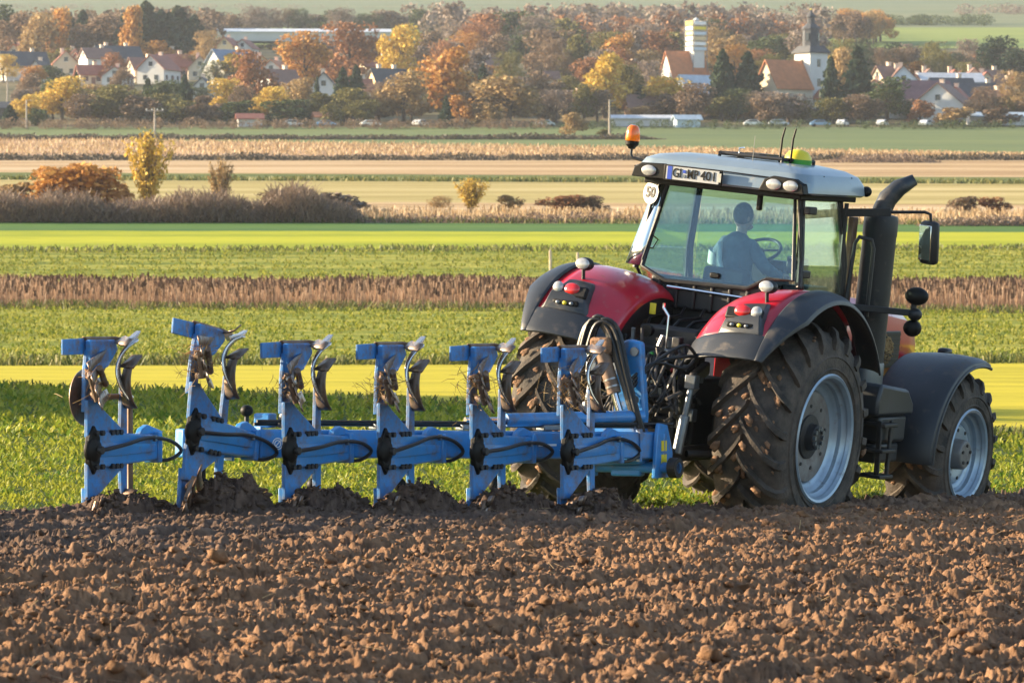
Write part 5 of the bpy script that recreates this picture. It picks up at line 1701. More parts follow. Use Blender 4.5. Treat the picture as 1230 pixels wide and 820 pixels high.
for i in range(46):
    px = 500 + 470 * (i + rt.random()) / 46
    d = rt.uniform(1090, 1420)
    gpy = float(YH - FPX * (zt(d) - CAMH) / d)
    tree(px, gpy - rt.uniform(40, 62) * 1150 / d, rt.uniform(34, 54), d, rt.choice(('round', 'bare', 'bare', 'round', 'tall')), rt.choice(('brown', 'grey', 'brown', 'tan', 'grey', 'orange', 'olive', 'green', 'rust')), where='on the wooded slope above the village', group='trees on the wooded slope')
for i in range(16):
    px = 255 + 260 * (i + rt.random()) / 16
    d = rt.uniform(1590, 1640)
    tree(px, rt.uniform(12, 24), rt.uniform(28, 40), d, rt.choice(('round', 'bare')), rt.choice(('grey', 'brown', 'green')), where='in the row behind the long pale roof', group='trees behind the long pale roof')
for i in range(14):
    px = 240 + 260 * (i + rt.random()) / 14
    tree(px, rt.uniform(47, 54), rt.uniform(28, 40), rt.uniform(1400, 1480), rt.choice(('round', 'bush')), rt.choice(('green', 'green', 'brown', 'grey')), where='in the row before the long pale roof', group='trees before the long pale roof')
for i in range(15):
    px = 1000 + 235 * (i + rt.random()) / 15
    tree(px, rt.uniform(48, 66), rt.uniform(26, 40), rt.uniform(1150, 1230), rt.choice(('bare', 'round', 'bare')), rt.choice(('grey', 'brown', 'olive', 'fir')), where='behind the farm roofs below the bright far field', group='trees behind the farm roofs')
for i in range(12):
    px = 1005 + 55 * (i + rt.random()) / 12 + (120 if i % 2 else 0) * 0
    tree(px, rt.uniform(14, 24), rt.uniform(24, 36), rt.uniform(1480, 1560), rt.choice(('round', 'bare')), rt.choice(('orange', 'tan', 'brown')), where='beside the bright far field', group='trees beside the bright far field')
for i in range(70):
    px = -20 + 1270 * (i + rt.random()) / 70
    d = rt.uniform(1045, 1290)
    if 930 < px < 1000 and d < 1060: continue
    gpy = float(YH - FPX * (zt(d) - CAMH) / d)
    tree(px, gpy - rt.uniform(20, 36), rt.uniform(24, 40), d, rt.choice(('round', 'round', 'tall', 'bare', 'bush')), rt.choice(('brown', 'olive', 'green', 'tan', 'orange', 'rust', 'grey', 'yellow')), where='between the roofs of the village', group='trees between the village roofs')
for q in range(14):
    H_EXTRA.append((1050 + 13 * q + rt.uniform(-4, 4), rt.uniform(1060, 1180)))
for i in range(64):
    px = -20 + 1270 * (i + rt.random()) / 64
    if 1095 < px < 1175 or px < 62: continue
    tree(px, rt.uniform(104, 130), rt.uniform(26, 46), rt.uniform(972, 1030), rt.choice(('bush', 'round', 'round', 'bare')), rt.choice(('brown', 'grey', 'olive', 'green', 'tan', 'brown', 'olive')), where='in the gardens along the village edge', group='garden trees along the village edge')
for i in range(18):
    px = rt.choice((rt.uniform(20, 90), rt.uniform(95, 330), rt.uniform(560, 920)))
    tree(px, rt.uniform(98, 122), rt.uniform(22, 40), rt.uniform(1010, 1080), rt.choice(('bush', 'round', 'bare')), rt.choice(('brown', 'grey', 'olive', 'green', 'tan')), where='in a garden between the village houses', group='garden shrubs of the village')

# far woods that read as masses
def wood(name, label, spots, col, seed, n=190):
    r = np.random.default_rng(seed)
    Vs, Fs, o_ = [], [], 0
    leaf = np.array([(-.8, -.8, 0), (.8, -.9, .15), (.9, .8, 0), (-.7, .9, .15)])
    for (px, top, wpx, d) in spots:
        x, y, z = on_ground(px, d)
        h = max(.8, z_of(top, d) - z)
        w = wpx / FPX * d
        v = r.normal(0, 1, (n, 3))
        v /= np.linalg.norm(v, axis=1)[:, None]
        v *= r.uniform(.5, 1, (n, 1)) ** .5
        P = np.array([[x, y, z + h * .52]]) + v * np.array([[w / 2, w / 2, h * .5]])
        W, F = instances(leaf, np.array([[0, 1, 2, 3]]), P, rot_rand(n), np.full((n, 3), .05 * h) * r.uniform(.6, 1.4, (n, 1)))
        Vs.append(W); Fs.append(F + o_); o_ += len(W)
    return tag(np_mesh(name, np.concatenate(Vs), np.concatenate(Fs), M['leaf_' + col]), label, 'wood', kind='stuff')
def line(n, pa, pb, ta, tb, wa, wb, da, db):
    return [(rt.uniform(pa, pb), rt.uniform(ta, tb), rt.uniform(wa, wb), rt.uniform(da, db)) for _ in range(n)]
wood('wood', 'brown leafless wood on the slope behind the village', line(150, 480, 1000, 2, 22, 26, 44, 1440, 1700), 'grey', 1)
wood('wood', 'russet wood edge on the slope behind the village', line(70, 560, 990, 14, 34, 24, 40, 1430, 1480), 'rust', 2, 140)
wood('wood', 'dull brown wood behind the white houses and firs', line(110, -60, 260, 8, 26, 26, 40, 1440, 1640), 'brown', 3)
wood('copse', 'dark copse along the top of the bright far field', line(60, 1060, 1185, 17, 25, 16, 26, 1790, 1830), 'green', 4)
wood('copse', 'brown copse at the far right end of the hillside', line(40, 1150, 1290, 4, 16, 16, 26, 2050, 2120), 'grey', 5)
wood('hedge', 'hedge line across the far hill fields', line(110, -60, 620, 4, 9, 12, 20, 2240, 2300), 'grey', 6, 80)
wood('hedge', 'dark hedge along the near edge of the village gardens', line(230, -60, 660, 141, 149, 8, 16, 938, 950), 'brown', 7, 110)
wood('hedge', 'dark clipped hedge in front of the churchyard', line(150, 640, 1290, 143, 150, 7, 14, 938, 950), 'green', 8, 110)
# trees out of frame to the left, put in to cast long shadows over the crop
for (x, d, h, w, kd, cl) in [(-33 - (k * 7) % 11, 75 + 2.6 * k, 12.5 + (k * 5) % 4, 8.5 + k % 2, 'round', ('brown', 'olive', 'tan')[k % 3]) for k in range(10)]:
    o = tree(615, 100, 50, 300, kd, cl, label='out-of-frame tree shading the crop field from the left', group='out-of-frame trees shading the crop')
    o.location = (x, d - 40, float(zt(d)) - .1)
    o.scale = (w, w, h)

# ------------------------------------------------------------------ middle distance: scrub, the golden willow, bushes, posts
def scrub(name, label, n, pa, pb, base, hmin, hmax, depth, m, seed, wdt=.03, prof=None):
    r = np.random.default_rng(seed)
    d0 = d_of(base)
    px = r.uniform(pa, pb, n)
    d = d0 + r.uniform(0, depth, n)
    x = (px - 615) / FPX * d
    z = zt(d, x)
    env = (.55 + .8 * fbm(px * .03, px * 0, 3, seed)) * np.clip(np.minimum(px - pa, pb - px) / 40, .15, 1)
    if prof: env = env * np.interp(px, [q[0] for q in prof], [q[1] for q in prof])
    h = r.uniform(hmin, hmax, n) * env
    base_h = h * r.uniform(0, .78, n)
    L = h * r.uniform(.12, .32, n)
    lx, ly = r.normal(0, .7, n) * L, r.normal(0, .7, n) * L
    w = wdt * r.uniform(.5, 1.8, n)
    y = d - 40
    ph = r.uniform(0, math.pi, n)
    wc, ws_ = w * np.cos(ph), w * np.sin(ph)
    V = np.stack([np.stack([x - wc, y - ws_, z + base_h], 1), np.stack([x + wc, y + ws_, z + base_h], 1), np.stack([x + lx + wc * .5, y + ly + ws_ * .5, z + base_h + L], 1), np.stack([x + lx - wc * .5, y + ly - ws_ * .5, z + base_h + L], 1)], 1).reshape(-1, 3)
    return tag(np_mesh(name, V, np.arange(4 * n).reshape(n, 4), m), label, 'scrub', kind='stuff')
M['scrub'] = leafy('purple_brown_scrub', [(0, (0.12, 0.08, 0.06)), (.5, (0.20, 0.14, 0.10)), (1, (0.27, 0.19, 0.13))], .25)
M['scrub_dark'] = leafy('dark_scrub', [(0, (0.055, 0.05, 0.035)), (1, (0.13, 0.10, 0.065))], .15)
scrub('scrub_hedge', 'purple-brown scrub hedge behind the green corn field', 26000, -60, 446, 268, 1.9, 3.1, 7, 'scrub', 41, .035, [(-60, 1), (300, 1), (360, 1.15), (446, .8)])
scrub('dark_ditch_scrub', 'thin dark scrub along the ditch behind the pale meadow', 16000, -60, 1300, 193, .5, 1.2, 5, 'scrub_dark', 42, .12)
scrub('ditch_scrub', 'dark line of scrub at the far edge of the stubble field', 14000, -60, 800, 168, .5, 1.3, 6, 'scrub_dark', 43, .15)
scrub('field_scrub', 'brown scrub patch on the meadow right of the cab roof', 2200, 985, 1130, 196, .8, 1.8, 10, 'scrub', 44, .10)
scrub('bank_scrub', 'low dark scrub along the bank behind the corn field', 3000, 440, 800, 268, .4, .9, 4, 'scrub', 45, .07)
scrub('bank_scrub', 'low scrub along the bank behind the tractor', 3000, 1100, 1300, 272, .4, 1.0, 4, 'scrub', 46, .07)
tree(178, 160, 56, d_of(258), 'fan', 'yellow', 'slender golden yellow tree standing behind the scrub hedge', group='bushes on the dry meadow')
for a in [(95, 199, 72, 420, 'bush', 'orange', 'orange bush left of the golden tree on the meadow'), (60, 203, 56, 421, 'bush', 'orange', 'left orange bush behind the scrub hedge'), (128, 203, 56, 423, 'bush', 'orange', 'orange bush next to the golden yellow tree'),
          (22, 222, 50, 424, 'bush', 'tan', 'pale tan bush behind the left end of the scrub hedge'), (265, 190, 34, 422, 'fan', 'tan', 'thin bare tan shrub behind the scrub hedge'),
          (348, 226, 52, 418, 'bush', 'brown', 'round brown bush at the scrub hedge'), (400, 232, 60, 417, 'bush', 'grey', 'low grey-brown bush at the end of the scrub hedge'),
          (566, 214, 40, 424, 'fan', 'yellow', 'thin yellow shrub alone on the dry meadow'), (612, 240, 26, 424, 'bush', 'tan', 'small tan shrub beside the thin yellow shrub'),
          (680, 240, 50, 424, 'bush', 'rust', 'rust-brown bush left of the tractor cab'), (712, 243, 30, 425, 'bush', 'brown', 'small brown bush left of the tractor cab'), (528, 236, 26, 424, 'bare', 'tan', 'sparse pale shrub left of the thin yellow shrub'),
          (1195, 248, 34, 420, 'bush', 'rust', 'russet bush on the bank right of the mirror'), (1160, 262, 30, 420, 'bush', 'brown', 'low brown bush right of the mirror')]:
    tree(*a[:6], label=a[6], group='bushes on the dry meadow')
M['post'] = paint('weathered_wood', (0.46, 0.38, 0.28), .85, var=.3, scale=4, bstr=.4, bscale=20)
for px, t_ in ((661, 300), (694, 303)):
    d = 266
    x, y, z = on_ground(px, d)
    h = z_of(t_, d) - z
    p = thing('fence_post', 'pale wooden fence post in the grass behind the left fender', 'post', (x, y, z), group='two wooden fence posts')
    G().tube([(0, 0, -.3), (.02, 0, h * .5), (0, 0, h - .06), (0, 0, h)], [.09, .085, .08, .03], 8).obj('shaft', 'post', p)
M['pole'] = paint('grey_pole', (0.36, 0.31, 0.26), .8, var=.2)
def pole(px, top, base, cross, label):
    d = d_of(base)
    x, y, z = on_ground(px, d)
    h = z_of(top, d) - z
    p = thing('power_pole', label, 'pole', (x, y, z))
    G().tube([(0, 0, -.5), (0, 0, h)], [.22, .14], 8).obj('mast', 'pole', p)
    if cross:
        G().box((0, -.2, h - .5), (3.4, .16, .18)).obj('cross_arm', 'pole', p)
        for q in (-1.5, -.5, .5, 1.5):
            G().lathe([(h - .4, .08), (h - .15, .1), (h - .1, 0)], 8, (q, -.2, 0), 'z').obj('insulator', 'white', p)
    else:
        G().tube([(-.1, 0, h - .3), (1.2, -.2, h - .1)], .06, 6).obj('bracket', 'pole', p)
pole(186, 130, 168, True, 'grey power pole with cross arm at the village edge')
pole(732, 120, 166, False, 'plain grey pole before the tall golden tree')
pole(9, 96, 130, True, 'grey pole beside the dark shed')
pole(32, 120, 155, False, 'pale pole in front of the small yellow-orange tree')

# ------------------------------------------------------------------ houses
WALLC = {'white': (.60, .60, .58), 'cream': (.58, .49, .36), 'yellow': (.66, .52, .30), 'paleblue': (.52, .62, .70), 'green': (.34, .46, .38), 'grey': (.50, .50, .50), 'brick': (.34, .20, .14), 'dark': (.10, .09, .08)}
ROOFC = {'slate': (.055, .06, .07), 'red': (.30, .10, .065), 'orange': (.46, .17, .07), 'brown': (.20, .11, .085), 'purple': (.17, .085, .09), 'metal': (.50, .52, .55), 'solar': (.16, .22, .30), 'blue': (.36, .45, .53)}
for k_, v_ in WALLC.items(): M['wall_' + k_] = paint('plaster_' + k_, v_, .85, var=.06, scale=.5, bstr=.1, bscale=4)
for k_, v_ in ROOFC.items():
    m, t, b = nt('roof_' + k_)
    f = noise(t, .8, 6, .65)
    c = ramp(t, f, [(.3, tuple(q * .8 for q in v_)), (.7, tuple(q * 1.2 for q in v_))])
    t.links.new(c, b.inputs['Base Color'])
    b.inputs['Roughness'].default_value = .7 if k_ != 'metal' else .4
    wv = node(t, 'ShaderNodeTexWave', bands_direction='Z')
    wv.inputs['Scale'].default_value = 1.5
    tc = node(t, 'ShaderNodeTexCoord')
    t.links.new(tc.outputs['Object'], wv.inputs['Vector'])
    bump(t, b, wv.outputs['Fac'], .5, .1)
    M['roof_' + k_] = m
M['pane'] = paint('window_dark', (.04, .05, .06), .15, var=.1)
M['chimney'] = paint('chimney_plaster', (.62, .50, .40), .85, var=.1)
def house(px, d, L, Wd, hw, hr, rot, wall, roof, label, base=None, wins=True, chim=1, cat='house', dz=0):
    """ridge along local x; rot turns it; the side facing the camera gets the windows"""
    if px < 300 and d > 1100:
        L, Wd, hw, hr, d = L * 1.1, Wd * 1.05, hw * 1.05, hr * 1.05, d + 70
    x, y, z = on_ground(px, d)
    h = thing('house' if cat == 'house' else cat.replace(' ', '_'), label, cat, (x, y, z - .3 + dz), (0, 0, R_(rot)), 'houses of the village')
    a, b_ = L / 2, Wd / 2
    G().prism([(-b_, 0), (b_, 0), (b_, hw), (0, hw + hr), (-b_, hw)], 'x', -a, a).obj('wall', 'wall_' + wall, h)
    o_, th = .5, .22
    k = hr / b_
    rf = G()
    for s_ in (-1, 1):
        rf.add([(-a - o_, s_ * (b_ + o_), hw - o_ * k + .04), (a + o_, s_ * (b_ + o_), hw - o_ * k + .04), (a + o_, 0, hw + hr + .04), (-a - o_, 0, hw + hr + .04),
                (-a - o_, s_ * (b_ + o_), hw - o_ * k + th + .04), (a + o_, s_ * (b_ + o_), hw - o_ * k + th + .04), (a + o_, 0, hw + hr + th + .04), (-a - o_, 0, hw + hr + th + .04)],
               [(0, 1, 2, 3), (4, 7, 6, 5), (0, 4, 5, 1), (1, 5, 6, 2), (3, 7, 4, 0)])
    ro = rf.obj('roof', 'roof_' + roof, h)
    for c in range(chim):
        cx = a * (.45 if c == 0 else -.5)
        G().box((cx, b_ * .15, hw + hr + .35), (.9, .9, 1.5)).obj('chimney', 'chimney', ro)
        G().box((cx, b_ * .15, hw + hr + 1.14), (1.1, 1.1, .14)).obj('chimney_cap', 'chimney', ro)
    if wins:
        nx = max(1, int(L / 3.2))
        fl = max(1, int(hw / 2.7))
        for fz in range(fl):
            for i in range(nx):
                wx = -a + L * (i + .5) / nx
                w_ = G().box((wx, -b_ - .02, 1.7 + fz * 2.7), (1.15, .08, 1.3)).obj('window', 'pane', h)
                G().box((wx, -b_ - .06, .98 + fz * 2.7), (1.4, .2, .1)).obj('sill', 'white', w_)
        for s_ in (-1, 1):
            for i in (-1, 1):
                w_ = G().box((s_ * (a + .02), i * b_ * .42, 1.7), (.08, 1.1, 1.3)).obj('window', 'pane', h)
                G().box((s_ * (a + .06), i * b_ * .42, .98), (.2, 1.3, .1)).obj('sill', 'white', w_)
            w_ = G().box((s_ * (a + .02), 0, hw + hr * .35), (.08, 1.1, 1.2)).obj('window', 'pane', h)
            G().box((s_ * (a + .06), 0, hw + hr * .35 - .7), (.2, 1.3, .1)).obj('sill', 'white', w_)
        G().box((a * .1, -b_ - .03, 1.05), (1.1, .1, 2.1)).obj('door', 'roof_brown', h)
    return h
H = house
H(28, 1165, 11, 9, 3.6, 3.9, 22, 'white', 'slate', 'white house with long slate roof at the left of the village')
H(48, 1150, 6, 5, 2.6, 3.0, 75, 'white', 'slate', 'small white slate-roofed house joined to the long slate-roofed one')
H(78, 1190, 8, 6.5, 3.6, 3.2, 100, 'cream', 'red', 'cream house with red roof and gable toward the fields')
H(90, 1205, 7, 6, 3.6, 3.2, 100, 'cream', 'red', 'cream house with red roof behind the other red-roofed one')
H(116, 1180, 7, 7, 5.4, 2.6, 25, 'white', 'brown', 'sunlit white two-storey house beside the big slate roof')
H(141, 1190, 11, 8, 5.2, 3.0, 22, 'white', 'slate', 'big white house with dark slate roof and white chimneys', chim=2)
H(142, 1120, 7.5, 6.5, 2.5, 2.3, 82, 'white', 'red', 'low white house with shallow red roof below the slate roof')
H(108, 1130, 6, 5, 2.8, 2.2, 20, 'cream', 'red', 'small cream red-roofed house behind the wide olive tree', chim=1)
H(172, 1150, 7, 6, 3.4, 3.0, 30, 'cream', 'brown', 'cream house with brown roof and sunlit gable')
H(191, 1140, 9, 7.5, 3.8, 3.4, 68, 'white', 'red', 'white gable house with red roof and one attic window')
H(208, 1180, 8, 6, 3.4, 3.0, 15, 'brick', 'red', 'brick house with red roof among the gardens')
H(240, 1170, 7, 6, 3.2, 3.0, 95, 'cream', 'red', 'cream house with narrow sunlit gable')
H(245, 1075, 6, 5.5, 3.4, 2.8, 85, 'white', 'slate', 'small white house in shade behind the slim fir')
H(278, 1130, 11, 9, 4.2, 4.6, 42, 'white', 'solar', 'white house with solar roof left of the rust-red tree')
H(332, 1180, 9, 7, 4.0, 3.0, 75, 'white', 'orange', 'white house with bright orange roof beside the orange tree')
H(336, 1080, 8, 6.5, 4.6, 3.4, 35, 'white', 'brown', 'white house with sunlit gable in front of the orange-roofed one')
H(390, 1040, 6.5, 6.5, 5.0, 3.6, 88, 'white', 'slate', 'narrow white gable house between the firs')
H(466, 1090, 8.5, 8, 3.4, 4.4, 28, 'yellow', 'slate', 'yellow house with black roof and sunlit gable', chim=2)
H(453, 1200, 8, 6, 5.0, 2.5, 20, 'cream', 'red', 'cream house behind the black-roofed one')
H(430, 1085, 6, 5, 3.0, 2.6, 20, 'cream', 'red', 'small cream house left of the black-roofed one')
H(585, 1250, 7, 6, 3.0, 3.0, 60, 'white', 'brown', 'white house high in the trees on the wooded slope')
H(688, 1020, 6.5, 5, 3.0, 1.9, 15, 'yellow', 'brown', 'small yellow house left of the tall golden tree')
H(662, 1110, 3, 3, 5.0, 1.5, 10, 'cream', 'brown', 'narrow cream tower house in the trees', wins=False, chim=0)
H(752, 1160, 9, 7, 3.0, 4.0, 15, 'brick', 'brown', 'brown-roofed house on the slope above the golden tree')
H(780, 1000, 10, 6, 2.6, 2.6, 10, 'brick', 'brown', 'low brown-roofed barn behind the white sheds', chim=0)
H(844, 1040, 12, 8, 4.0, 4.0, 30, 'white', 'blue', 'house with grey-blue roof below the steep red church roof', chim=0)
H(1085, 1080, 8, 8.5, 4.5, 4.2, 86, 'paleblue', 'brown', 'pale blue gable house left of the barns')
H(1108, 1030, 12, 9, 3.0, 4.2, 14, 'brick', 'purple', 'barn with long dark purple-red roof', chim=0, cat='barn')
H(1121, 1015, 5, 7, 3.0, 3.6, 88, 'green', 'purple', 'green gable barn joined to the purple-roofed barn', chim=0, cat='barn')
H(1142, 1040, 10, 8, 3.2, 4.2, 18, 'white', 'slate', 'white house with dark slate roof behind the farmhouse')
H(1140, 1100, 15, 10, 4.2, 2.2, 8, 'grey', 'metal', 'long shed with pale metal roof behind the farm', chim=0, wins=False, cat='shed')
H(1176, 1030, 10, 9, 3.0, 3.6, 10, 'grey', 'slate', 'grey house with dark roof right of the farmhouse')
H(1133, 985, 8.5, 11.5, 3.6, 4.6, 68, 'white', 'brown', 'big white gable farmhouse with brown roof at the field edge')
H(1081, 1000, 5.5, 5, 2.6, 2.8, 80, 'white', 'red', 'small white gable house beside the spreading green tree')
H(1068, 1045, 7, 6, 3.0, 2.6, 20, 'cream', 'orange', 'small house with orange roof right of the church firs')
H(1192, 1005, 9, 8, 2.4, 3.6, 40, 'brick', 'orange', 'house with orange-red roof right of the white farmhouse')
H(1220, 1040, 8, 7, 3.6, 3.2, 62, 'white', 'slate', 'white gable house with slate roof by the road')
H(1150, 1020, 6, 6, 3.0, 3.0, 75, 'cream', 'red', 'cream gable house with red roof behind the farmhouse')
H(6, 1000, 6, 5, 2.4, 1.2, 5, 'dark', 'slate', 'dark wooden shed at the left edge of the meadow', chim=0, wins=False, cat='shed')
H(1205, 965, 15, 5, 2.0, .8, 4, 'white', 'blue', 'long white greenhouse with pale blue roof at the field edge', chim=0, wins=False, cat='greenhouse')
H(778, 960, 15, 4, 1.8, .6, 4, 'grey', 'metal', 'long low white shed roof before the golden tree', chim=0, wins=False, cat='shed')
H(365, 1545, 58, 22, 3.0, 1.6, 3, 'grey', 'metal', 'very long pale industrial roof behind the village', chim=0, wins=False, cat='hall')
H(825, 955, 5, 3.5, 1.8, .8, 10, 'paleblue', 'blue', 'small pale blue garden hut at the field edge', chim=0, wins=False, cat='hut')
H(300, 958, 5, 3.5, 1.9, .9, 8, 'grey', 'red', 'small red-roofed garden hut at the field edge', chim=0, wins=False, cat='hut')
H(392, 966, 5, 4, 1.9, .9, 12, 'cream', 'orange', 'small orange-roofed garden hut beside the narrow fir', chim=0, wins=False, cat='hut')
for q in range(16):
    H(25 + 19 * q + rt.uniform(-5, 5), rt.uniform(1225, 1330), rt.uniform(5, 8), rt.uniform(4.5, 6), rt.uniform(2.6, 4.4), rt.uniform(2.2, 3.2), rt.choice((20, 30, 75, 95)), rt.choice(('white', 'cream', 'white', 'yellow')), rt.choice(('red', 'brown', 'red', 'slate', 'orange')), 'small pale house in the crowded upper rows of the village', chim=1)
for q in range(10):
    H(rt.choice((60, 100, 205, 225, 255, 640, 705, 760, 915, 1020)) + rt.uniform(-8, 8), rt.uniform(1190, 1260), 7, 6, 3.2, 2.8, rt.uniform(10, 100), rt.choice(('white', 'cream')), rt.choice(('red', 'brown', 'slate')), 'small house half hidden deep among the village trees', chim=1)

for (px_, d_) in H_EXTRA:
    H(px_, d_, rt.uniform(5, 8), rt.uniform(4.5, 6), rt.uniform(2.6, 4.0), rt.uniform(2.2, 3.2), rt.choice((15, 30, 75, 95)), rt.choice(('white', 'cream', 'brick', 'yellow')), rt.choice(('red', 'brown', 'purple', 'slate', 'orange')), 'small house packed in among the farm roofs right of the church', chim=1)
# white church with slate baroque spire
d = 1010
x, y, z = on_ground(974, d)
ch = thing('church', 'white village church with slate onion spire and orange nave roof', 'church', (x, y, z - .5), (0, 0, R_(38)))
sc_ = d / FPX
zt0 = z_of(62, d) - z
G().box((0, 0, zt0 / 2), (5.2, 5.2, zt0)).obj('tower', 'wall_white', ch)
def ring(prof, n, m, name, par):
    return G().lathe(prof, n, (0, 0, 0), 'z').obj(name, m, par, sharp=30)
z1, z2, z3, z4 = zt0, z_of(53, d) - z, z_of(32, d) - z, z_of(26, d) - z
sp = G()
def sq(hh, w_): return [(-w_, -w_, hh), (w_, -w_, hh), (w_, w_, hh), (-w_, w_, hh)]
for (a0, w0, a1, w1) in ((z1, 3.1, z1 + .3, 3.1), (z1 + .3, 3.1, z2, 2.05)):
    sp.add(sq(a0, w0) + sq(a1, w1), [(0, 1, 5, 4), (1, 2, 6, 5), (2, 3, 7, 6), (3, 0, 4, 7), (4, 5, 6, 7), (0, 3, 2, 1)])
skirt = sp.obj('tower_roof', 'roof_slate', ch)
ring([(z2, 1.9), (z3 - .3, 1.85)], 8, 'roof_slate', 'belfry', ch)
for k in range(4):
    a = k * math.pi / 2 + .4
    G().box((1.82 * math.cos(a), 1.82 * math.sin(a), (z2 + z3) / 2), (.25, .8, 1.7), Matrix.Rotation(a, 3, 'Z')).obj('louvre', 'pane', ch)
ring([(z3 - .3, 2.1), (z3, 2.1), (z3 + .5, 1.6), (z4, .95)], 8, 'roof_slate', 'spire_dome', ch)
zl = z_of(20, d) - z
ring([(z4, .85), (zl, .85)], 8, 'roof_slate', 'lantern', ch)
ring([(zl, .7), (zl + .3, 1.0), (zl + .8, .9), (zl + 1.3, .4), (z_of(8, d) - z, .09), (z_of(0, d) - z, .05)], 10, 'roof_slate', 'spire', ch)
G().ell((0, 0, z_of(9, d) - z), (.22, .22, .22), 8, 6).obj('spire_ball', 'yellow', ch)
for s_ in (0, 1, 2, 3):
    a = s_ * math.pi / 2
    for zz in (zt0 - 2.2, zt0 - 6.5):
        G().box((2.6 * math.cos(a), 2.6 * math.sin(a), zz), (.16, .9, 1.7), Matrix.Rotation(a, 3, 'Z')).obj('tower_window', 'pane', ch)
nv = G().prism([(-3.6, 0), (3.6, 0), (3.6, 6.6), (0, 12.2), (-3.6, 6.6)], 'x', -13.2, -2.6).obj('nave', 'wall_cream', ch)
rf = G()
for s_ in (-1, 1):
    rf.add([(-13.6, s_ * 4.1, 5.95), (-2.6, s_ * 4.1, 5.95), (-2.6, 0, 12.3), (-13.6, 0, 12.3), (-13.6, s_ * 4.1, 6.25), (-2.6, s_ * 4.1, 6.25), (-2.6, 0, 12.6), (-13.6, 0, 12.6)], [(0, 1, 2, 3), (4, 7, 6, 5), (0, 4, 5, 1), (1, 5, 6, 2), (3, 7, 4, 0)])
rf.obj('nave_roof', 'roof_orange', ch)
for k in range(3):
    G().box((-5 - 3 * k, -3.62, 2.8), (1.0, .1, 2.2)).obj('nave_window', 'pane', ch)
an = G().prism([(-2.0, 0), (2.0, 0), (2.0, 4.2), (0, 6.0), (-2.0, 4.2)], 'y', -6.6, -2.6).obj('porch', 'wall_white', ch)
G().box((0, -6.64, 2.0), (1.0, .1, 2.0)).obj('porch_door', 'pane', ch)
rf = G()
for s_ in (-1, 1):
    rf.add([(s_ * 2.4, -6.9, 3.85), (s_ * 2.4, -2.6, 3.85), (0, -2.6, 6.05), (0, -6.9, 6.05), (s_ * 2.4, -6.9, 4.05), (s_ * 2.4, -2.6, 4.05), (0, -2.6, 6.25), (0, -6.9, 6.25)], [(0, 1, 2, 3), (4, 7, 6, 5), (0, 4, 5, 1), (1, 5, 6, 2), (3, 7, 4, 0)])
rf.obj('porch_roof', 'roof_red', ch)

# second church: steep red roof and a tower wrapped in scaffolding
d = 1120
x, y, z = on_ground(828, d)
c2 = thing('church', 'church with steep red roof and slim tower wrapped in white and blue scaffold sheeting', 'church', (x, y, z - .5), (0, 0, R_(28)))
G().prism([(-4.2, 0), (4.2, 0), (4.2, 3.4), (0, 11.0), (-4.2, 3.4)], 'x', -6.5, 3.5).obj('nave', 'wall_white', c2)
rf = G()
for s_ in (-1, 1):
    rf.add([(-6.9, s_ * 4.9, 2.2), (3.9, s_ * 4.9, 2.2), (3.9, 0, 11.1), (-6.9, 0, 11.1), (-6.9, s_ * 4.9, 2.5), (3.9, s_ * 4.9, 2.5), (3.9, 0, 11.4), (-6.9, 0, 11.4)], [(0, 1, 2, 3), (4, 7, 6, 5), (0, 4, 5, 1), (1, 5, 6, 2), (3, 7, 4, 0)])
rf.obj('nave_roof', 'roof_orange', c2)
x2 = x_of(836, d) - x
zt2 = z_of(23, d) - z
tx, ty = x2 * math.cos(R_(28)), -x2 * math.sin(R_(28))
G().box((tx, ty, zt2 / 2 - .6), (3.0, 3.0, zt2 - 1.2)).obj('tower', 'wall_white', c2)
lev = 6
for i in range(lev):
    zz = z_of(60, d) - z + (zt2 - (z_of(60, d) - z)) * (i + .5) / lev
    hh = (zt2 - (z_of(60, d) - z)) / lev
    for s_ in (0, 1, 2, 3):
        a = s_ * math.pi / 2
        nx_, ny_ = math.cos(a), math.sin(a)
        G().box((tx + nx_ * 1.95, ty + ny_ * 1.95, zz), (.08, 3.4, hh * .62), Matrix.Rotation(a, 3, 'Z')).obj('scaffold_sheet', ('wall_paleblue', 'yellow', 'white', 'wall_paleblue', 'white', 'wall_yellow')[(i + s_) % 6], c2)
        G().box((tx + nx_ * 1.75, ty + ny_ * 1.75, zz + hh * .45), (.7, 3.6, .12), Matrix.Rotation(a, 3, 'Z')).obj('scaffold_deck', 'post', c2)
for sx in (-1, 1):
    for sy in (-1, 1):
        G().tube([(tx + sx * 2.0, ty + sy * 2.0, 2), (tx + sx * 2.0, ty + sy * 2.0, zt2 + .6)], .09, 6).obj('scaffold_pole', 'galv', c2)
G().lathe([(zt2 - 1.2, 2.0), (zt2 - .4, 1.2), (zt2 + .5, .5), (zt2 + .9, 0)], 8, (tx, ty, 0), 'z').obj('tower_cap', 'wall_white', c2)

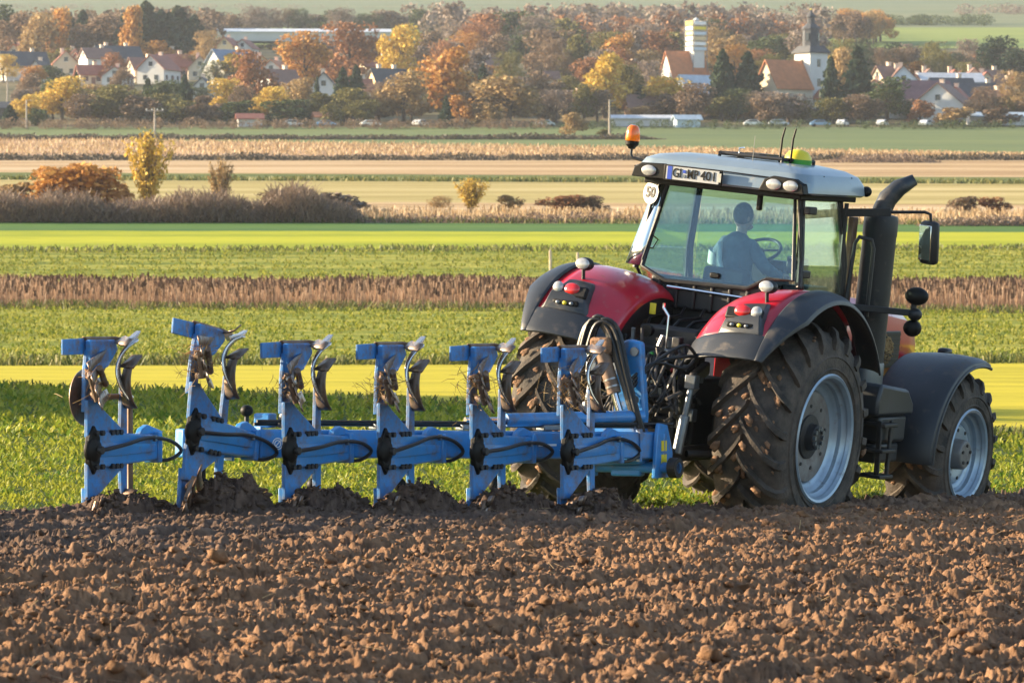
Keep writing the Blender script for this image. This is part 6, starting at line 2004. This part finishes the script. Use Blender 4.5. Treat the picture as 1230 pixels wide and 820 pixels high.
# cars parked along the village edge
def car(px, d, col, rot, label):
    x, y, z = on_ground(px, d)
    c_ = thing('parked_car', label, 'car', (x, y, z), (0, 0, R_(rot)), 'cars parked along the village edge')
    mb = paint('car_paint', col, .25, var=.03, coat=.6)
    G().prism([(-2.1, .35), (2.1, .35), (2.15, .75), (1.2, .95), (.7, 1.42), (-1.1, 1.45), (-1.9, .98), (-2.15, .85)], 'y', -.85, .85).obj('body', mb, c_, bev=.08)
    for s_ in (-1, 1):
        G().prism([(-1.6, .98), (1.0, .98), (.6, 1.36), (-1.0, 1.38)], 'y', s_ * .86, s_ * .87).obj('window', 'pane', c_)
        for q in (-1.35, 1.35):
            G().lathe([(s_ * .70, .0), (s_ * .70, .33), (s_ * .88, .33), (s_ * .88, 0)], 16, (q, 0, .33), 'y').obj('wheel', 'black', c_)
for a in ((392, 955, (.16, .32, .52), 5, 'blue car parked at the field edge below the white gable house'), (445, 955, (.75, .75, .73), 20, 'white car parked right of the blue car'), (505, 957, (.78, .77, .74), 60, 'white car parked by the pointed fir'),
          (352, 956, (.60, .62, .64), 8, 'silver car parked left of the blue car'), (905, 957, (.78, .78, .76), 6, 'white car parked below the church nave'), (935, 958, (.45, .50, .58), 8, 'grey car parked below the church annex'), (985, 956, (.16, .30, .50), 6, 'blue car parked before the churchyard'),
          (1012, 957, (.80, .78, .72), 70, 'white car parked at the churchyard edge'), (1060, 957, (.78, .76, .72), 70, 'white car parked under the spreading green tree'), (1112, 955, (.72, .72, .72), 65, 'white car parked left of the farmhouse'), (655, 956, (.55, .62, .68), 5, 'pale blue car parked right of the round tan tree')):
    car(*a)

# ------------------------------------------------------------------ air
hz = G()
x0, x1, y0, y1, z0, z1 = -5600, 5600, -120, 6100, -12, 330
hz.box(((x0 + x1) / 2, (y0 + y1) / 2, (z0 + z1) / 2), (x1 - x0, y1 - y0, z1 - z0))
m = bpy.data.materials.new('haze_air')
m.use_nodes = True
t = m.node_tree
t.nodes.remove(t.nodes['Principled BSDF'])
pv = node(t, 'ShaderNodeVolumePrincipled')
pv.inputs['Color'].default_value = (.80, .88, 1.0, 1)
pv.inputs['Density'].default_value = HAZE
pv.inputs['Anisotropy'].default_value = .2
t.links.new(pv.outputs[0], t.nodes['Material Output'].inputs['Volume'])
M['haze'] = m
tag(hz.obj('haze', 'haze'), 'thin pale autumn haze over the valley', 'haze', kind='stuff')
